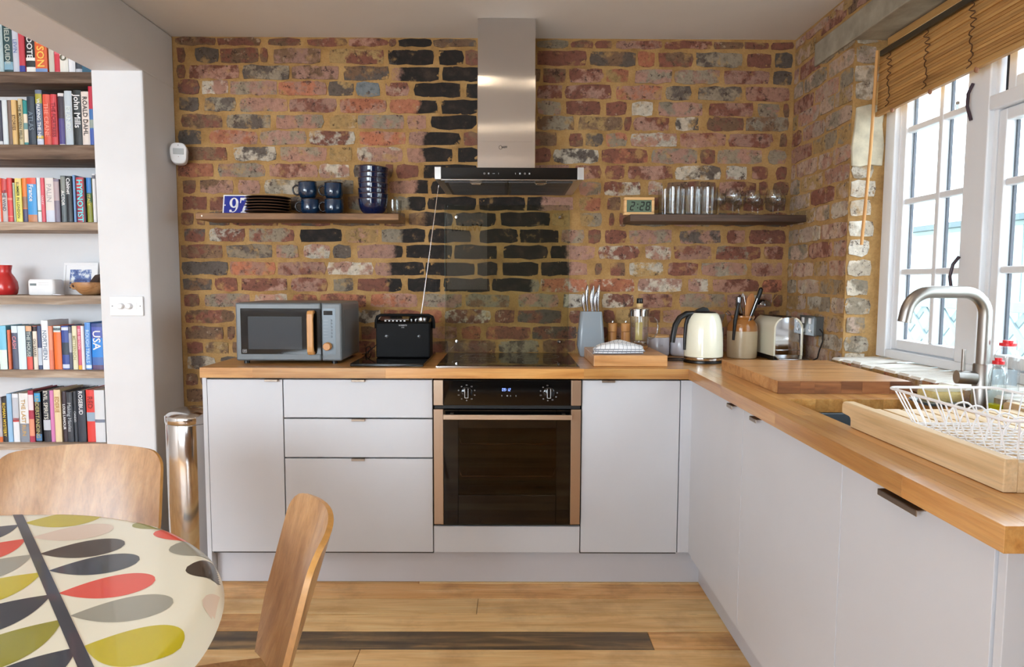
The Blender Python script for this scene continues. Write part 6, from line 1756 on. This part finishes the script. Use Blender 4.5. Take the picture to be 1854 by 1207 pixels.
def strip(name, rows, mat, lift):
    # rows of points across the motif; cells that run past the rim of the cloth are left out
    g = G(); vs, fs, ok = [], [], []
    n = len(rows[0])
    for rw in rows:
        for x, y in rw:
            q = onto(x, y, lift)
            ok.append(q is not None); vs.append(q or (x, y, TZ))
    for i in range(len(rows) - 1):
        for k in range(n - 1):
            f = (i * n + k, i * n + k + 1, (i + 1) * n + k + 1, (i + 1) * n + k)
            if all(ok[e] for e in f): fs.append(f)
    if not fs: return
    used = sorted({e for f in fs for e in f}); mp = {e: j for j, e in enumerate(used)}
    g.add([vs[e] for e in used], [tuple(mp[e] for e in f) for f in fs])
    return ob(name, g, mat, cl, smooth=60)
for c, bx, by, tx_, ty_, hw in LEAVES:
    d = Vector((tx_ - bx, ty_ - by)); ln = d.length; d /= ln; nn = Vector((-d.y, d.x))
    rows = []
    M_ = 44
    for i in range(M_ + 1):
        s = i / M_
        wv = hw * math.sin(PI / 2 * s / .62) ** .9 if s < .62 else hw * math.sqrt(max(0, 1 - ((s - .62) / .38) ** 2))
        rows.append([(bx + d.x * ln * s + nn.x * wv * (2 * q / 24 - 1), by + d.y * ln * s + nn.y * wv * (2 * q / 24 - 1)) for q in range(25)])
    strip('printed_leaf', rows, LM[c], .0004)
s0, s1 = Vector((-.790, -1.800)), Vector((-.195, -2.485))
d = (s1 - s0).normalized(); nn = Vector((-d.y, d.x))
rows = [[(s0.x + (s1.x - s0.x) * i / 90 + nn.x * .0085 * (2 * q / 4 - 1), s0.y + (s1.y - s0.y) * i / 90 + nn.y * .0085 * (2 * q / 4 - 1)) for q in range(5)] for i in range(91)]
strip('printed_stem', rows, LM['slate'], .0007)

# ---------------------------------------------------------------- moulded plywood chairs
def make_chair(name, label, x, y, face, topz, w0):
    # face: direction the sitter looks (radians); built around the origin, then placed
    t = thing(name, label, 'chair', (0, 0, 0), 'moulded oak veneer chairs round the table')
    def shell_grid(rows, thick, mat_face, nm):
        g = G(); n = len(rows[0]); m_ = len(rows)
        V = [[Vector(p) for p in r] for r in rows]
        Nn = []
        for i in range(m_):
            rr_ = []
            for k in range(n):
                a = V[min(i + 1, m_ - 1)][k] - V[max(i - 1, 0)][k]
                b = V[i][min(k + 1, n - 1)] - V[i][max(k - 1, 0)]
                v = b.cross(a)
                rr_.append(v.normalized() if v.length > 1e-9 else Vector((1, 0, 0)))
            Nn.append(rr_)
        vs = [V[i][k] + Nn[i][k] * thick / 2 for i in range(m_) for k in range(n)] + [V[i][k] - Nn[i][k] * thick / 2 for i in range(m_) for k in range(n)]
        o_ = m_ * n
        fs = []
        g.m = 0
        for i in range(m_ - 1):
            for k in range(n - 1):
                q = i * n + k
                fs.append((q, q + 1, q + n + 1, q + n)); fs.append((o_ + q, o_ + q + n, o_ + q + n + 1, o_ + q + 1))
        g.add(vs, fs)
        g.m = 1
        ring = [k for k in range(n)] + [i * n + n - 1 for i in range(1, m_)] + [(m_ - 1) * n + k for k in range(n - 2, -1, -1)] + [i * n for i in range(m_ - 2, 0, -1)]
        e = [(ring[i], o_ + ring[i], o_ + ring[(i + 1) % len(ring)], ring[(i + 1) % len(ring)]) for i in range(len(ring))]
        g.f += e; g.mi += [1] * len(e)
        return ob(nm, g, [mat_face, PLY_EDGE], t, smooth=50)
    zb_ = .44
    rows = []
    us = [math.sin(PI / 2 * (2 * k / 24 - 1)) for k in range(25)]
    for i in range(17):
        s = i / 16
        row = []
        for u in us:
            # outline: slightly waisted below, gently arched top with rounded corners
            a = abs(u); rc = .045 / w0
            q = max(0.0, (a - (1 - rc)) / rc)
            ztop = topz - .016 * u * u - .045 * (1 - math.sqrt(max(0, 1 - q * q)))
            z = zb_ + (ztop - zb_) * s
            sz = (z - zb_) / (topz - zb_)
            hw = w0 * (.66 + .34 * math.sin(min(1, sz / .36) * PI / 2)) * (1.02 - .05 * sz)
            curve = .050 * u * u * (.6 + .4 * sz)
            row.append((-.19 - .115 * sz + curve, hw * u, z))
        rows.append(row)
    shell_grid(rows, .011, PLY_FACE, 'backrest')
    rows = []
    for i in range(13):
        s = i / 12
        hw = .168 + .025 * math.sin(s * PI)
        rows.append([(-.21 + .42 * s, hw * (2 * k / 12 - 1), -.052 + .455 - .012 * math.cos((2 * k / 12 - 1) * PI / 2) + (.02 * ((s - .8) / .2 if s > .8 else 0) * -1)) for k in range(13)])
    shell_grid(rows, .011, PLY_FACE, 'seat')
    for sx, sy in ((.17, .16), (.17, -.16), (-.17, .15), (-.17, -.15)):
        ob('leg', G().tube([(sx * 1.22, sy * 1.25, 0), (sx * .85, sy * .9, .392)], [.0105, .0145], 14), PLY_FACE, t, smooth=1)
    ob('back_support', G().tube([(-.14, 0, .385), (-.196, 0, .390), (-.208, 0, .43), (-.213, 0, .49)], .008, 10), PLY_FACE, t, smooth=1)
    t.location = (x, y, 0); t.rotation_euler = (0, 0, face)
    return t
make_chair('dining_chair', 'oak veneer chair whose broad back stands behind the table by the bookshelf', CA[0], CA[1], CA[2], CA[3], CA[4])
make_chair('dining_chair', 'oak veneer chair seen edge-on between the table and the drawers', CB[0], CB[1], CB[2], CB[3], CB[4])

# ---------------------------------------------------------------- behind the camera: what the glass and steel mirror
po = thing('wall_poster', 'pale framed poster with bold lettering on the rear wall', 'poster', (-.24, YB, 1.6))
ob('poster_sheet', G().box(-.50, YB + .002, 1.14, .02, YB + .010, 2.12), plain(S(240, 240, 238), .5, name='poster_paper'), po)
txt('poster_word', 'Warhol', .125, (-.24, YB + .0115, 1.93), (-1, 0, 0), (0, 0, 1), DARK_MARK, po, .004)
ra = thing('panel_radiator', 'white panel radiator under the sitting room window', 'radiator', (-2.6, YB + .1, .1))
ob('radiator_panel', G().box(-3.1, YB + .03, .12, -2.0, YB + .05, .60), WHITE, ra, bevel=.006)
for k in range(22):
    ob('fin', G().box(-3.09 + k * .05, YB + .05, .15, -3.06 + k * .05, YB + .062, .57), WHITE, ra, bevel=.004)
ob('valve', G().cyl((-1.97, YB + .04, .0), (-1.97, YB + .04, .2), .012, n=12), CHROME, ra, smooth=1)
for (_x, _y), _w in zip(DOWN, ('above the bin side of the kitchen', 'above the oven', 'above the sink run', 'behind the camera over the table', 'behind the camera near the window')):
    t = thing('ceiling_downlight', 'small white recessed ceiling downlight ' + _w, 'downlight', (_x, _y, CZ), 'ceiling downlights')
    ob('bezel', G().lathe([(.030, -.001), (.042, -.004), (.042, 0), (.030, 0)], (_x, _y, CZ), 28), WHITE, t, smooth=1)
    ob('bulb', G().lathe([(0, -.0008), (.029, -.0008)], (_x, _y, CZ), 24), glow('halogen_glow', (1, .82, .6, 1), 14), t)
gdw = struct('door_1', G().box(-1.27, YB - .06, 0, -1.21, YB - .01, 2.17).box(-.64, YB - .06, 0, -.58, YB - .01, 2.17).box(-1.21, YB - .06, 0, -.64, YB - .01, .12).box(-1.21, YB - .06, 2.09, -.64, YB - .01, 2.17), WHITE_PAINT)
ob('pane', G().box(-1.21, YB - .04, .12, -.64, YB - .035, 2.09), PANE, gdw)
w2 = struct('window_2', G().box(-4.35, YB - .06, .92, -4.28, YB - .01, 2.27).box(-1.72, YB - .06, .92, -1.65, YB - .01, 2.27).box(-3.03, YB - .06, .99, -2.97, YB - .01, 2.2).box(-4.28, YB - .06, .92, -1.72, YB - .01, .99).box(-4.28, YB - .06, 2.2, -1.72, YB - .01, 2.27), WHITE_PAINT)
ob('pane', G().box(-4.28, YB - .04, .99, -1.72, YB - .035, 2.2), PANE, w2)
